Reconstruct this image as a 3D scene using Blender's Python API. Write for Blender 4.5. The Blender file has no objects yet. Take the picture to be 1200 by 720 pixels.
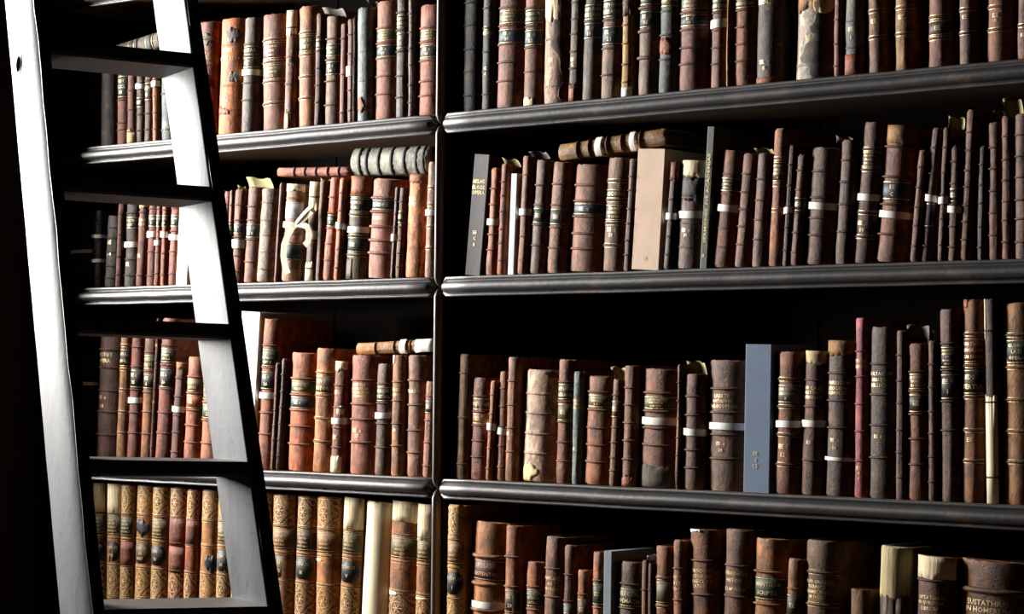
import bpy, math, random
import numpy as np
from mathutils import Vector, Matrix

random.seed(7)
SC = bpy.context.scene
COL = SC.collection

# ------------------------------------------------------------------ camera
F_PX = 2700.0
YAW, PITCH, ROLL = 0.7159, 0.0325, 0.0091
CAM = Vector((3.0298, -3.2701, 1.6))
FW = Vector((-math.sin(YAW) * math.cos(PITCH), math.cos(YAW) * math.cos(PITCH), math.sin(PITCH)))
_rt = Vector((math.cos(YAW), math.sin(YAW), 0))
_up = _rt.cross(FW)
RT = _rt * math.cos(ROLL) + _up * math.sin(ROLL)
UP = -_rt * math.sin(ROLL) + _up * math.cos(ROLL)
cd = bpy.data.cameras.new('camera')
cam = bpy.data.objects.new('camera', cd)
COL.objects.link(cam)
cam.matrix_world = Matrix(((RT.x, UP.x, -FW.x, CAM.x), (RT.y, UP.y, -FW.y, CAM.y), (RT.z, UP.z, -FW.z, CAM.z), (0, 0, 0, 1)))
cd.sensor_width = 36.0
cd.lens = F_PX / 1200.0 * 36.0
cd.clip_end = 60
SC.camera = cam

# ------------------------------------------------------------------ world, daylight, exposure
w = bpy.data.worlds.new('world'); SC.world = w; w.use_nodes = True
w.node_tree.nodes['Background'].inputs[0].default_value = (0.75, 0.85, 1.0, 1)
w.node_tree.nodes['Background'].inputs[1].default_value = 0.002
WIN_X, WIN_Y0, WIN_Y1, WIN_Z0, WIN_Z1 = -2.35, -1.32, -0.45, 1.65, 3.25
ld = bpy.data.lights.new('window_daylight', 'AREA')
ld.shape = 'RECTANGLE'; ld.size = WIN_Z1 - WIN_Z0; ld.size_y = WIN_Y1 - WIN_Y0
ld.energy = 510; ld.color = (1.0, 0.972, 0.935)
lo = bpy.data.objects.new('window_daylight', ld); COL.objects.link(lo)
lo.location = (WIN_X - 0.09, (WIN_Y0 + WIN_Y1) / 2, (WIN_Z0 + WIN_Z1) / 2)
lo.rotation_euler = (0, -math.pi / 2, 0)
vs = SC.view_settings
vs.view_transform = 'Standard'; vs.look = 'None'; vs.gamma = 1; vs.use_curve_mapping = False
vs.exposure = 0.0

# ------------------------------------------------------------------ pixel helpers (a pixel is a direction; planes give distance)
def ray(px, py):
    return FW + RT * ((px - 600) / F_PX) - UP * ((py - 360) / F_PX)

def on_y(px, py, y):
    d = ray(px, py); t = (y - CAM.y) / d.y
    return CAM + d * t

def at_depth(px, py, z):
    return CAM + ray(px, py) * z

def proj(p):
    d = Vector(p) - CAM; z = d.dot(FW)
    return 600 + F_PX * d.dot(RT) / z, 360 - F_PX * d.dot(UP) / z

def x_at(px, y, z):
    """world x of the point on the line (., y, z) seen at pixel column px"""
    u = (px - 600) / F_PX
    n = RT - FW * u
    return CAM.x - (n.y * (y - CAM.y) + n.z * (z - CAM.z)) / n.x

# ------------------------------------------------------------------ materials
def lin(c):
    return tuple(((v / 255) / 12.92 if v / 255 <= 0.04045 else ((v / 255 + 0.055) / 1.055) ** 2.4) for v in c)

class NT:
    def __init__(self, name):
        self.m = bpy.data.materials.new(name); self.m.use_nodes = True
        self.t = self.m.node_tree; self.b = self.t.nodes['Principled BSDF']
    def n(self, typ, **kw):
        nd = self.t.nodes.new('ShaderNode' + typ)
        for k, v in kw.items():
            if k.startswith('i_'):
                nd.inputs[k[2:]].default_value = v
            else:
                setattr(nd, k, v)
        return nd
    def l(self, a, b):
        self.t.links.new(a, b)
    def mix(self, fac, a, b, blend='MIX'):
        nd = self.n('Mix', data_type='RGBA', blend_type=blend)
        for s, v in ((nd.inputs[0], fac), (nd.inputs[6], a), (nd.inputs[7], b)):
            if hasattr(v, 'is_linked'): self.l(v, s)
            else: s.default_value = v if not isinstance(v, tuple) or len(v) == 4 else (*v, 1)
        return nd.outputs[2]
    def math(self, op, a, b=0.0, c=0.0):
        nd = self.n('Math', operation=op)
        for s, v in zip(nd.inputs, (a, b, c)):
            if hasattr(v, 'is_linked'): self.l(v, s)
            else: s.default_value = v
        return nd.outputs[0]
    def ramp(self, v, lo, hi):
        nd = self.n('MapRange'); nd.inputs[1].default_value = lo; nd.inputs[2].default_value = hi
        self.l(v, nd.inputs[0]); return nd.outputs[0]
    def noise(self, vec, scale, detail=4, rough=0.6, dist=0.0):
        nd = self.n('TexNoise'); nd.inputs['Scale'].default_value = scale
        nd.inputs['Detail'].default_value = detail; nd.inputs['Roughness'].default_value = rough
        nd.inputs['Distortion'].default_value = dist
        self.l(vec, nd.inputs['Vector']); return nd.outputs['Fac']
    def coords(self, stretch=(1, 1, 1), seeded=True):
        tc = self.n('TexCoord'); v = tc.outputs['Object']
        if seeded:
            at = self.n('Attribute', attribute_type='OBJECT', attribute_name='seed')
            ad = self.n('VectorMath', operation='ADD'); self.l(v, ad.inputs[0]); self.l(at.outputs['Vector'], ad.inputs[1])
            v = ad.outputs[0]
        if stretch != (1, 1, 1):
            mu = self.n('VectorMath', operation='MULTIPLY'); self.l(v, mu.inputs[0]); mu.inputs[1].default_value = stretch
            v = mu.outputs[0]
        return v
    def attr(self, name, out='Color'):
        return self.n('Attribute', attribute_type='OBJECT', attribute_name=name).outputs[out]
    def bump(self, h, strength, dist=0.002):
        nd = self.n('Bump'); nd.inputs['Strength'].default_value = strength; nd.inputs['Distance'].default_value = dist
        self.l(h, nd.inputs['Height']); self.l(nd.outputs[0], self.b.inputs['Normal'])
    def fin(self, col, rough, spec=0.5):
        for s, v in ((self.b.inputs['Base Color'], col), (self.b.inputs['Roughness'], rough)):
            if hasattr(v, 'is_linked'): self.l(v, s)
            else: s.default_value = v if not isinstance(v, tuple) or len(v) == 4 else (*v, 1)
        self.b.inputs['Specular IOR Level'].default_value = spec
        return self.m

MAT = {}
def mk_leather():
    t = NT('old_leather')
    v = t.coords(); c = t.attr('col'); wear = t.attr('wear', 'Fac')
    vs_ = t.coords((1, 1, 0.35))
    n1 = t.noise(v, 34, 8, 0.72); n2 = t.noise(vs_, 60, 7, 0.75, 0.6); n3 = t.noise(v, 190, 5, 0.75)
    dark = t.mix(1.0, c, (0.26, 0.24, 0.25), 'MULTIPLY')
    col = t.mix(t.math('MULTIPLY', t.ramp(n1, 0.40, 0.60), 0.85), c, dark)
    lite = t.mix(1.0, c, (2.0, 1.72, 1.45), 'MULTIPLY')
    col = t.mix(t.math('MULTIPLY', t.ramp(n2, 0.51, 0.62), t.math('MULTIPLY', wear, 0.9)), col, lite)
    rust = t.mix(0.45, c, (0.34, 0.165, 0.055))
    n4 = t.noise(v, 26, 7, 0.7)
    col = t.mix(t.math('MULTIPLY', t.ramp(n4, 0.54, 0.66), t.math('MULTIPLY', wear, 0.75)), col, rust)
    vo = t.n('TexVoronoi', feature='DISTANCE_TO_EDGE'); vo.inputs['Scale'].default_value = 55
    nd = t.n('VectorMath', operation='ADD'); nz = t.n('TexNoise'); nz.inputs['Scale'].default_value = 40
    t.l(v, nz.inputs['Vector']); sc = t.n('VectorMath', operation='SCALE'); sc.inputs[3].default_value = 0.02
    t.l(nz.outputs['Color'], sc.inputs[0]); t.l(v, nd.inputs[0]); t.l(sc.outputs[0], nd.inputs[1]); t.l(nd.outputs[0], vo.inputs['Vector'])
    crack = t.math('MULTIPLY', t.math('SUBTRACT', 1.0, t.ramp(vo.outputs['Distance'], 0.0, 0.05)), t.math('MULTIPLY', t.math('MAXIMUM', t.math('SUBTRACT', wear, 0.9), 0.0), t.ramp(n1, 0.45, 0.6)))
    col = t.mix(t.math('MULTIPLY', crack, 0.75), col, t.mix(1.0, c, (0.3, 0.25, 0.22), 'MULTIPLY'))
    h = t.math('SUBTRACT', t.math('ADD', t.math('MULTIPLY', n3, 0.6), n1), t.math('MULTIPLY', crack, 0.5))
    t.bump(h, 0.7, 0.003)
    return t.fin(col, t.math('ADD', t.math('MULTIPLY', n3, 0.3), 0.42), 0.22)
MAT['leather'] = mk_leather()

def mk_tint(name, rough, spec, amount, scale, stretch=(1, 1, 1), bump=0.3):
    t = NT(name); v = t.coords(stretch); c = t.attr('col')
    n = t.noise(v, scale, 5, 0.65)
    col = t.mix(t.math('MULTIPLY', t.ramp(n, 0.4, 0.7), amount), c, t.mix(1.0, c, (0.5, 0.45, 0.4), 'MULTIPLY'))
    t.bump(n, bump, 0.0015)
    return t.fin(col, rough, spec)
MAT['cloth'] = mk_tint('book_cloth', 0.62, 0.35, 0.35, 140)
MAT['board'] = mk_tint('paper_board', 0.75, 0.25, 0.22, 30)
MAT['paper'] = mk_tint('white_paper', 0.8, 0.2, 0.18, 60)
MAT['label'] = mk_tint('title_leather', 0.58, 0.28, 0.6, 70)
MAT['sections'] = mk_tint('sewn_sections', 0.85, 0.1, 0.85, 160, (1.6, 1, 0.12), 0.9)
MAT['vellum'] = mk_tint('vellum', 0.55, 0.3, 0.35, 70, (1.5, 1, 0.1), 0.3)
MAT['pages'] = mk_tint('page_edges', 0.9, 0.1, 0.8, 260, (2.2, 0.05, 0.05), 0.6)

def mk_gilt():
    t = NT('worn_gilt'); v = t.coords(); n = t.noise(v, 420, 3, 0.7)
    c = t.mix(t.ramp(n, 0.4, 0.66), (0.80, 0.60, 0.29), (0.24, 0.16, 0.08))
    t.b.inputs['Metallic'].default_value = 0.35
    return t.fin(c, 0.42, 0.5)
MAT['gilt'] = mk_gilt()

def mk_varnish():
    t = NT('dark_varnished_wood'); v = t.coords((1, 1, 1), False)
    vl = t.coords((0.25, 1.5, 1.5), False)
    n1 = t.noise(vl, 30, 6, 0.7); n2 = t.noise(v, 14, 5, 0.65); n3 = t.noise(v, 110, 3, 0.6)
    col = t.mix(t.ramp(n1, 0.35, 0.7), (0.031, 0.030, 0.030), (0.016, 0.015, 0.015))
    col = t.mix(t.math('MULTIPLY', t.ramp(n2, 0.60, 0.72), 0.6), col, (0.10, 0.055, 0.03))
    t.bump(t.math('ADD', t.math('MULTIPLY', n3, 0.5), n1), 0.22, 0.003)
    return t.fin(col, t.math('ADD', t.math('MULTIPLY', n2, 0.30), 0.30), 0.55)
MAT['varnish'] = mk_varnish()

def mk_shelf():
    t = NT('brown_shelf_wood'); vl = t.coords((0.12, 1.2, 1.2), False)
    n1 = t.noise(vl, 36, 6, 0.7)
    col = t.mix(t.ramp(n1, 0.3, 0.7), (0.24, 0.15, 0.085), (0.12, 0.073, 0.043))
    t.bump(n1, 0.25, 0.002)
    return t.fin(col, 0.55, 0.4)
MAT['shelf'] = mk_shelf()

def mk_rail():
    t = NT('worn_wood_window_sheen'); v = t.coords((1, 1, 0.35), False); v2 = t.coords((1, 1, 1), False)
    n1 = t.noise(v, 14, 7, 0.7); n2 = t.noise(v2, 60, 4, 0.7); n3 = t.noise(v, 5, 4, 0.6)
    col = t.mix(t.ramp(n3, 0.35, 0.65), (0.105, 0.114, 0.125), (0.070, 0.072, 0.075))  # worn wood; pale bluish window reflection is put into the base colour
    col = t.mix(t.math('MULTIPLY', t.ramp(n1, 0.50, 0.68), 0.7), col, (0.03, 0.025, 0.021))
    col = t.mix(t.math('MULTIPLY', t.ramp(n2, 0.60, 0.68), 0.6), col, (0.03, 0.021, 0.016))
    t.bump(t.math('ADD', n1, t.math('MULTIPLY', n2, 0.4)), 0.3, 0.003)
    return t.fin(col, 0.55, 0.1)
MAT['rail'] = mk_rail()

def mk_plain(name, a, b, scale, rough, spec=0.4, stretch=(1, 1, 1)):
    t = NT(name); v = t.coords(stretch, False); n = t.noise(v, scale, 6, 0.65)
    t.bump(n, 0.2, 0.003)
    return t.fin(t.mix(t.ramp(n, 0.35, 0.7), a, b), rough, spec)
MAT['tread'] = mk_plain('worn_brown_tread', (0.05, 0.036, 0.028), (0.02, 0.014, 0.010), 22, 0.5, 0.4, (1, 1, 1))
MAT['edge'] = mk_plain('edge_shade_and_wall_wood', (0.05, 0.035, 0.026), (0.02, 0.014, 0.01), 22, 0.5)  # paints shade on the ladder's rail edges; plain dark tone on the wall
MAT['floor'] = mk_plain('floor_boards', (0.10, 0.06, 0.035), (0.05, 0.03, 0.02), 9, 0.5, 0.4, (0.2, 1, 1))
MAT['plaster'] = mk_plain('wall_plaster', (0.30, 0.28, 0.25), (0.24, 0.22, 0.2), 5, 0.85, 0.2)
MAT['black'] = mk_plain('painted_hole_black', (0.003, 0.003, 0.003), (0.002, 0.002, 0.002), 30, 1.0, 0.0)  # paints the dark inside of the bolt hole on a flat disc
MAT['matte'] = mk_plain('dull_dark_wood', (0.016, 0.011, 0.008), (0.009, 0.007, 0.006), 25, 0.9, 0.1)
MAT['post'] = mk_plain('lit_worn_post_wood', (0.15, 0.125, 0.105), (0.07, 0.056, 0.047), 40, 0.42, 0.5, (1, 1, .2))  # paler by hand wear and by light on the bead put into the colour
# ------------------------------------------------------------------ mesh helpers
def mesh(name, vs, fs, smooth=None):
    m = bpy.data.meshes.new(name)
    m.from_pydata([tuple(v) for v in vs], [], fs)
    if smooth is not None:
        if smooth is True: m.polygons.foreach_set('use_smooth', [True] * len(fs))
        else: m.polygons.foreach_set('use_smooth', smooth)
    m.update()
    return m

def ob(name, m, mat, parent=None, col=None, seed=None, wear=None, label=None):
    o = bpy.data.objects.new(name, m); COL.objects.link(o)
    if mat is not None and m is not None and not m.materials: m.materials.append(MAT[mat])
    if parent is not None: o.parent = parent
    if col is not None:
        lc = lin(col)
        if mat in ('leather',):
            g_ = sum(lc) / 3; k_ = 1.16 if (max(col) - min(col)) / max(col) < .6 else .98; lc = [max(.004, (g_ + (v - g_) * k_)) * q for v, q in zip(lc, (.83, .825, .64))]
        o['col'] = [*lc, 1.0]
    if seed is not None: o['seed'] = seed
    if wear is not None: o['wear'] = float(wear)
    if label: o['label'] = label
    return o

def empty(name, label=None, cat=None, group=None):
    o = bpy.data.objects.new(name, None); COL.objects.link(o)
    o.empty_display_size = 0.02
    if label: o['label'] = label
    if cat: o['category'] = cat
    if group: o['group'] = group
    return o

def box_vf(x0, x1, y0, y1, z0, z1, off=0):
    v = [(x, y, z) for z in (z0, z1) for y in (y0, y1) for x in (x0, x1)]
    f = [(0, 2, 3, 1), (4, 5, 7, 6), (0, 1, 5, 4), (2, 6, 7, 3), (0, 4, 6, 2), (1, 3, 7, 5)]
    return v, [tuple(i + off for i in q) for q in f]

def box_mesh(name, *a):
    v, f = box_vf(*a); return mesh(name, v, f)

def boxes_mesh(name, L):
    V, Fc = [], []
    for a in L:
        v, f = box_vf(*a, off=len(V)); V += v; Fc += f
    return mesh(name, V, Fc)

# ------------------------------------------------------------------ the setting
Z = {0: 2.4725, 1: 1.6 + 0.5179, 2: 1.6 + 0.2014, 3: 1.6 - 0.1876, 4: 1.6 - 0.1876 - 0.352}
END_X, RIGHT_X, BACK_Y = -1.225, 1.62, 0.30
def struct(name, m, mat, label):
    o = ob(name, m, mat); o['kind'] = 'structure'; o['label'] = label; return o
struct('floor', box_mesh('floor', -2.9, 4.6, -4.6, 0.6, -0.05, 0.0), 'floor', 'dark wooden floor below the bookcase')
struct('wall_back', box_mesh('wall_back', -2.9, 4.6, 0.36, 0.46, 0.0, 4.0), 'edge', 'dark panelled wall behind the bookcase')
wl = struct('wall_left', boxes_mesh('wall_left', [(WIN_X - .15, WIN_X, -4.6, WIN_Y0, 0, 4.0), (WIN_X - .15, WIN_X, WIN_Y1, 0.36, 0, 4.0),
      (WIN_X - .15, WIN_X, WIN_Y0, WIN_Y1, 0, WIN_Z0), (WIN_X - .15, WIN_X, WIN_Y0, WIN_Y1, WIN_Z1, 4.0)]), 'plaster', 'plaster wall with the tall daylight window')
win = struct('window_1', boxes_mesh('window_frame', [(WIN_X - .06, WIN_X - .01, WIN_Y0, WIN_Y0 + .04, WIN_Z0, WIN_Z1), (WIN_X - .06, WIN_X - .01, WIN_Y1 - .04, WIN_Y1, WIN_Z0, WIN_Z1),
      (WIN_X - .06, WIN_X - .01, WIN_Y0 + .04, WIN_Y1 - .04, WIN_Z0, WIN_Z0 + .04), (WIN_X - .06, WIN_X - .01, WIN_Y0 + .04, WIN_Y1 - .04, WIN_Z1 - .04, WIN_Z1)]), 'plaster', 'tall window frame that lets in daylight')
for i in range(2):
    for j in range(3):
        y0 = WIN_Y0 + .04 + i * .395; z0 = WIN_Z0 + .04 + j * .507
        ob('muntin', box_mesh('muntin', WIN_X - .05, WIN_X - .02, y0, y0 + .395, z0 + .499, z0 + .507), 'plaster', win)
ob('muntin', box_mesh('muntin', WIN_X - .05, WIN_X - .02, (WIN_Y0 + WIN_Y1) / 2 - .008, (WIN_Y0 + WIN_Y1) / 2 + .008, WIN_Z0 + .04, WIN_Z1 - .04), 'plaster', win)

# ------------------------------------------------------------------ bookcase
case = empty('bookcase', 'dark varnished wooden bookcase with beaded shelf fronts and a middle post', 'bookcase')
ob('end_panel', box_mesh('end_panel', END_X - .04, END_X, -0.155, BACK_Y, 0, 2.75), 'matte', case)
ob('end_panel', box_mesh('end_panel', RIGHT_X, RIGHT_X + .04, -0.02, BACK_Y, 0, 2.75), 'matte', case)
ob('post_panel', box_mesh('post_panel', -.0135, .0135, 0, BACK_Y, 0, 2.75), 'matte', case)
ob('lower_panel', box_mesh('lower_panel', END_X, RIGHT_X, -.002, .02, 0.0, Z[4] - .04), 'varnish', case)
ob('cornice', box_mesh('cornice', END_X - .05, RIGHT_X + .05, -.06, BACK_Y, 2.75, 2.83), 'varnish', case)
pw = (RIGHT_X - END_X) / 18
pm = box_mesh('back_plank', 0, pw, 0, .015, 0.02, 2.74)
for i in range(18):
    o = ob('back_plank', pm, 'matte', case); o.location = (END_X + i * pw, BACK_Y - (.002 if i % 2 else 0), 0)

# moulding profile (y, z) below the shelf top
PROF = [(0.0, 0.0), (-.009, 0.0), (-.010, -.002), (-.0095, -.0062), (-.0055, -.0085)]
for i in range(11):
    a = math.pi * (0.5 + i / 10)           # half round
    PROF.append((-.0068 + .0125 * math.cos(a), -.0200 + .0112 * math.sin(a)))
PROF += [(-.0048, -.0325), (-.0095, -.0345), (-.0095, -.0385), (0.0, -.0385)]
def moulding(x0, x1):
    V, Fc = [], []
    n = len(PROF); tip = .016
    xs = [(x0, 0), (x0 + tip * .35, .62), (x0 + tip, 1)] + [(x0 + tip + (x1 - x0 - 2 * tip) * k / 24, 1) for k in range(1, 24)] + [(x1 - tip, 1), (x1 - tip * .35, .62), (x1, 0)]
    rnd = random.Random(int(x1 * 999))
    for x, s in xs:
        dy = rnd.uniform(-.0006, .0006) * s; dz = rnd.uniform(-.0005, .0005) * s
        for y, z in PROF:
            V.append((x, (y + dy) * max(s, .12), -.0195 + (z + .0195) * (0.1 + .9 * s) + dz if y < 0 else z))
    for i in range(len(xs) - 1):
        for j in range(n - 1):
            a = i * n + j; Fc.append((a, a + 1, a + n + 1, a + n))
    return mesh('moulding', V, Fc, True)
mould_a = moulding(END_X, -.0085); mould_b = moulding(.0085, RIGHT_X)
for k, z in Z.items():
    for (a, b, mm) in ((END_X, -.0135, mould_a), (.0135, RIGHT_X, mould_b)):
        ob('shelf_board', box_mesh('shelf_board', a, b, 0.0, BACK_Y - .002, z - .026, z), 'shelf', case)
        o = ob('shelf_moulding', mm, 'varnish', case); o.location = (0, 0, z)
# vertical beads of the post, pinched where they meet the shelf mouldings
def vbead(z0, z1):
    V, Fc = [], []; n = 9
    L = [(z0, .1), (z0 + .008, .7), (z0 + .018, 1)] + [(z0 + .018 + (z1 - z0 - .036) * k / 8, 1) for k in range(1, 8)] + [(z1 - .018, 1), (z1 - .008, .7), (z1, .1)]
    for z, s in L:
        for j in range(n):
            a = math.pi * j / (n - 1)
            V.append((-.0085 * math.cos(a) * s, -.014 * math.sin(a) * s, z))
    for i in range(len(L) - 1):
        for j in range(n - 1):
            a = i * n + j; Fc.append((a, a + 1, a + n + 1, a + n))
    return mesh('post_bead', V, Fc, True)
zs = [0.03] + [Z[k] - .0195 for k in (4, 3, 2, 1, 0)] + [2.74]
for a, b in zip(zs[:-1], zs[1:]):
    ob('post_bead', vbead(a, b), 'post', case)

# ------------------------------------------------------------------ ladder
lad = empty('library_ladder', 'worn wooden library ladder with dark treads leaning before the shelves', 'ladder')
ZL0, ZLT = 3.22, 3.22 + 0.345            # depth of the left rail at the foot and head of the picture
DW = 0.122
eL0, eL1 = at_depth(105, 720, ZL0), at_depth(37, 0, ZLT)
eR0, eR1 = at_depth(315.3, 720, ZL0 + DW), at_depth(216.5, 0, ZLT + DW)
def on_line(a, b, z):
    return a + (b - a) * ((z - a.z) / (b.z - a.z))
across = (eR0 - eL0); across.z = 0; across.normalize()
back = Vector((-across.y, across.x, 0))
RAIL_D, RAIL_T = 0.155, 0.021
lad.location = on_line(eL0, eL1, 0.0) + (on_line(eR0, eR1, 0.0) - on_line(eL0, eL1, 0.0)) / 2
def lmesh(name, V, Fc, mat, smooth=None, parent=lad):
    return ob(name, mesh(name, [Vector(v) - lad.location for v in V], Fc, smooth), mat, parent)
def rail(e0, e1, th, rnd_, roll=0.0):
    b = 0.006
    # outline in (across, back): rounded board; u across, v back
    pts = []
    for (cu, cv, a0) in ((b, b, math.pi), (th - b, b, 1.5 * math.pi), (th - b, RAIL_D - b, 0), (b, RAIL_D - b, .5 * math.pi)):
        for k in range(4):
            a = a0 + k / 3 * math.pi / 2
            pts.append((cu + b * math.cos(a), cv + b * math.sin(a)))
    if roll:                      # long worn round-over on the near outer arris
        pts = [(.013 * (1 - math.sin(q)) ** 1.0, roll * (1 - math.cos(q))) for q in [k / 6 * math.pi / 2 for k in range(7)]] [::-1] + pts[4:]
    V, Fc = [], []; N = 60; n = len(pts); r = random.Random(rnd_)
    for i in range(N + 1):
        c = on_line(e0, e1, 3.05 * i / N)
        for (u, v) in pts:
            j = r.uniform(-.0004, .0004)
            V.append(c + across * (u + j) + back * (v + j))
    for i in range(N):
        for k in range(n):
            a = i * n + k; bq = i * n + (k + 1) % n
            Fc.append((a, bq, bq + n, a + n))
    sm = [True] * len(Fc)
    Fc += [tuple(range(n - 1, -1, -1)), tuple(range(N * n, N * n + n))]; sm += [False, False]
    return lmesh('rail', V, Fc, 'rail', sm)
rl = rail(eL0, eL1, RAIL_T, 1, .06); rr = rail(eR0, eR1, RAIL_T, 2)
# dark strip over each rail's unlit front and side, shade put into its colour
for e0, e1 in ((eL0, eL1), (eR0, eR1)):
    V, Fc = [], []; N = 60
    for i in range(N + 1):
        c = on_line(e0, e1, .02 + 3.0 * i / N)
        j = .0008 * math.sin(i * 2.3) + .0006 * math.sin(i * 5.1)
        for (u, v) in ((.0035 + j, -.0009), (RAIL_T + .0008, -.0009), (RAIL_T + .0008, RAIL_D * .96), (RAIL_T - .0005, RAIL_D * .96), (RAIL_T - .0005, .0005), (.0035 + j, .0005)):
            V.append(c + across * u + back * v)
    for i in range(N):
        for k in range(6):
            a = i * 6 + k; bq = i * 6 + (k + 1) % 6
            Fc.append((a, bq, bq + 6, a + 6))
    Fc += [(5, 4, 3, 2, 1, 0), tuple(range(N * 6, N * 6 + 6))]
    lmesh('rail_edge_shade', V, Fc, 'edge')
# treads: heights from where their front top edges meet the right rail
zt = []
for py in (62.5, 219, 380, 541.5, 711):
    lo_, hi_ = 0.5, 3.0
    for _ in range(40):
        m_ = (lo_ + hi_) / 2
        if proj(on_line(eR0, eR1, m_))[1] > py: lo_ = m_
        else: hi_ = m_
    zt.append(m_)
step = (zt[0] - zt[-1]) / 4
zt = [zt[0] + 3 * step, zt[0] + 2 * step, zt[0] + step] + zt + [zt[-1] - step * k for k in range(1, 5)]
for z in zt:
    if not .05 < z < 2.98: continue
    a = on_line(eL0, eL1, z); c = on_line(eR0, eR1, z)
    a0 = a + across * RAIL_T; th = .023; V = []
    dz = 0.005                                       # treads dip a little to the far rail
    for (p, q) in ((a0, 0), (c, 1)):
        t = dz * (1 - q)
        for (v, zz) in ((-.004, -.004), (-.001, 0), (RAIL_D - .004, 0), (RAIL_D - .004, -th), (-.001, -th), (-.004, -th + .004)):
            V.append(p + back * v + Vector((0, 0, zz + t)))
    Fc = [(k, (k + 1) % 6, (k + 1) % 6 + 6, k + 6) for k in range(6)] + [(5, 4, 3, 2, 1, 0), (6, 7, 8, 9, 10, 11)]
    lmesh('tread', V, Fc, 'tread')
# bolt hole on the left rail: a flat black disc paints its inner shade
hz = on_line(eL0, eL1, 1.6 + .38)
lo_, hi_ = 1.5, 2.6
for _ in range(40):
    m_ = (lo_ + hi_) / 2
    if proj(on_line(eL0, eL1, m_))[1] > 66: lo_ = m_
    else: hi_ = m_
hz = on_line(eL0, eL1, m_)
bs = None
for v in np.linspace(0.01, .14, 80):
    if abs(proj(hz + back * v)[0] - 23) < 0.6: bs = hz + back * v
if bs is None: bs = hz + back * .09
def disc(c, r0, r1, off, name, mat):
    V, Fc = [], []; n = 20
    for r, o_ in ((r0, off), (r1, off)):
        for k in range(n):
            a = 2 * math.pi * k / n
            V.append(c - across * o_ + back * (r * 1.25 * math.cos(a)) + Vector((0, 0, r * math.sin(a))))
    for k in range(n): Fc.append((k, (k + 1) % n, (k + 1) % n + n, k + n))
    return V, Fc, n
V, Fc, n = disc(bs, .0165, .0125, .0006, '', ''); V2 = [v + across * .0 for v in V]
for k in range(n): V2[k + n] = V2[k + n] - across * .0016
lmesh('bolt_rim', V2, Fc, 'rail')
V, Fc, n = disc(bs, .0128, .0006, .0009, '', '')
lmesh('bolt_hole_shade', V, Fc + [tuple(range(2 * n - 1, n - 1, -1))], 'black')

# ------------------------------------------------------------------ book kit
RGB = dict(teal=(44, 56, 55), green=(52, 62, 50), black=(34, 34, 38), blue=(60, 72, 76), olive=(92, 82, 54), maroon=(92, 50, 50), tan=(150, 110, 66),
           red=(110, 44, 48), grey=(92, 84, 82), dark=(48, 40, 36), cream=(232, 214, 178), white=(238, 234, 226), orange=(176, 98, 40), khaki=(150, 140, 92),
           buff=(204, 184, 140), rust=(150, 78, 44), ash=(98, 92, 84), bwhite=(190, 198, 212), umber=(74, 56, 44), tobacco=(126, 88, 52))

class Arc:
    """front curve of a spine: s in [-1, 1], y = 0 at the foremost line"""
    def __init__(self, hw, sg):
        self.hw, self.sg = hw, max(sg, .0006)
        self.R = (hw * hw + self.sg ** 2) / (2 * self.sg)
        self.a = math.asin(min(1, hw / self.R))
    def p(self, s, off=0.0):
        t = s * self.a; r = self.R + off
        return (r * math.sin(t), self.R - r * math.cos(t))
    def length(self):
        return 2 * self.a * self.R

def cover_mesh(hw, h, D, arc, th, rnd_, rough):
    NA = 12
    ss = [-1 + 2 * k / NA for k in range(NA + 1)]
    left = [(-hw, D), (-hw, arc.sg + .010), (-hw + .0009, arc.sg + .0035)]
    right = [(hw - .0009, arc.sg + .0035), (hw, arc.sg + .010), (hw, D)]
    rows = [0, .004, h * .12, h * .3, h * .5, h * .7, h * .88, h - .004, h]
    V, Fc, sm = [], [], []
    n = NA + 1 + 6
    for i, z in enumerate(rows):
        e = 1 if i in (0, len(rows) - 1) else 0
        off0 = rnd_.uniform(-.0005, .0005) * rough
        for k, (x, y) in enumerate(left): V.append((x, y, z))
        for s in ss:
            off = off0 + rnd_.uniform(-.0006, .0006) * rough - .0012 * e
            x, y = arc.p(s, off)
            dz = rnd_.uniform(-.0022, .0012) * rough if i == len(rows) - 1 else 0
            V.append((x, y, z + dz))
        for (x, y) in right: V.append((x, y, z))
    for i in range(len(rows) - 1):
        for k in range(n - 1):
            a = i * n + k; Fc.append((a, a + 1, a + n + 1, a + n)); sm.append(True)
    # inside walls and caps on their own vertices
    inn = [(-hw + th, D), (-hw + th, arc.sg + th), (hw - th, arc.sg + th), (hw - th, D)]
    b = len(V)
    for z in (0, h):
        V += [(x, y, z) for x, y in inn]
    for k in range(3):
        Fc.append((b + k + 1, b + k, b + k + 4, b + k + 5)); sm.append(False)
    for top, r in ((0, 0), (1, len(rows) - 1)):
        c = len(V); V += [V[r * n + k] for k in range(n)]
        ii = len(V); V += [(x, y, h if top else 0) for x, y in inn]
        # left board, spine, right board as three cap faces
        q = [(c, c + 1, c + 2, ii + 1, ii), tuple([c + 2] + [c + 3 + k for k in range(NA + 1)] + [c + n - 3, ii + 2, ii + 1]), (c + n - 3, c + n - 2, c + n - 1, ii + 3, ii + 2)]
        for f in q:
            Fc.append(f if top else f[::-1]); sm.append(False)
    e0 = len(V)
    for (p, q) in ((0, 0), (n - 1, 3)):
        V += [V[p], V[(len(rows) - 1) * n + p], V[b + q + 4], V[b + q]]
        Fc.append((e0, e0 + 1, e0 + 2, e0 + 3)); sm.append(False); e0 += 4
    return mesh('cover', V, Fc, sm)

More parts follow.
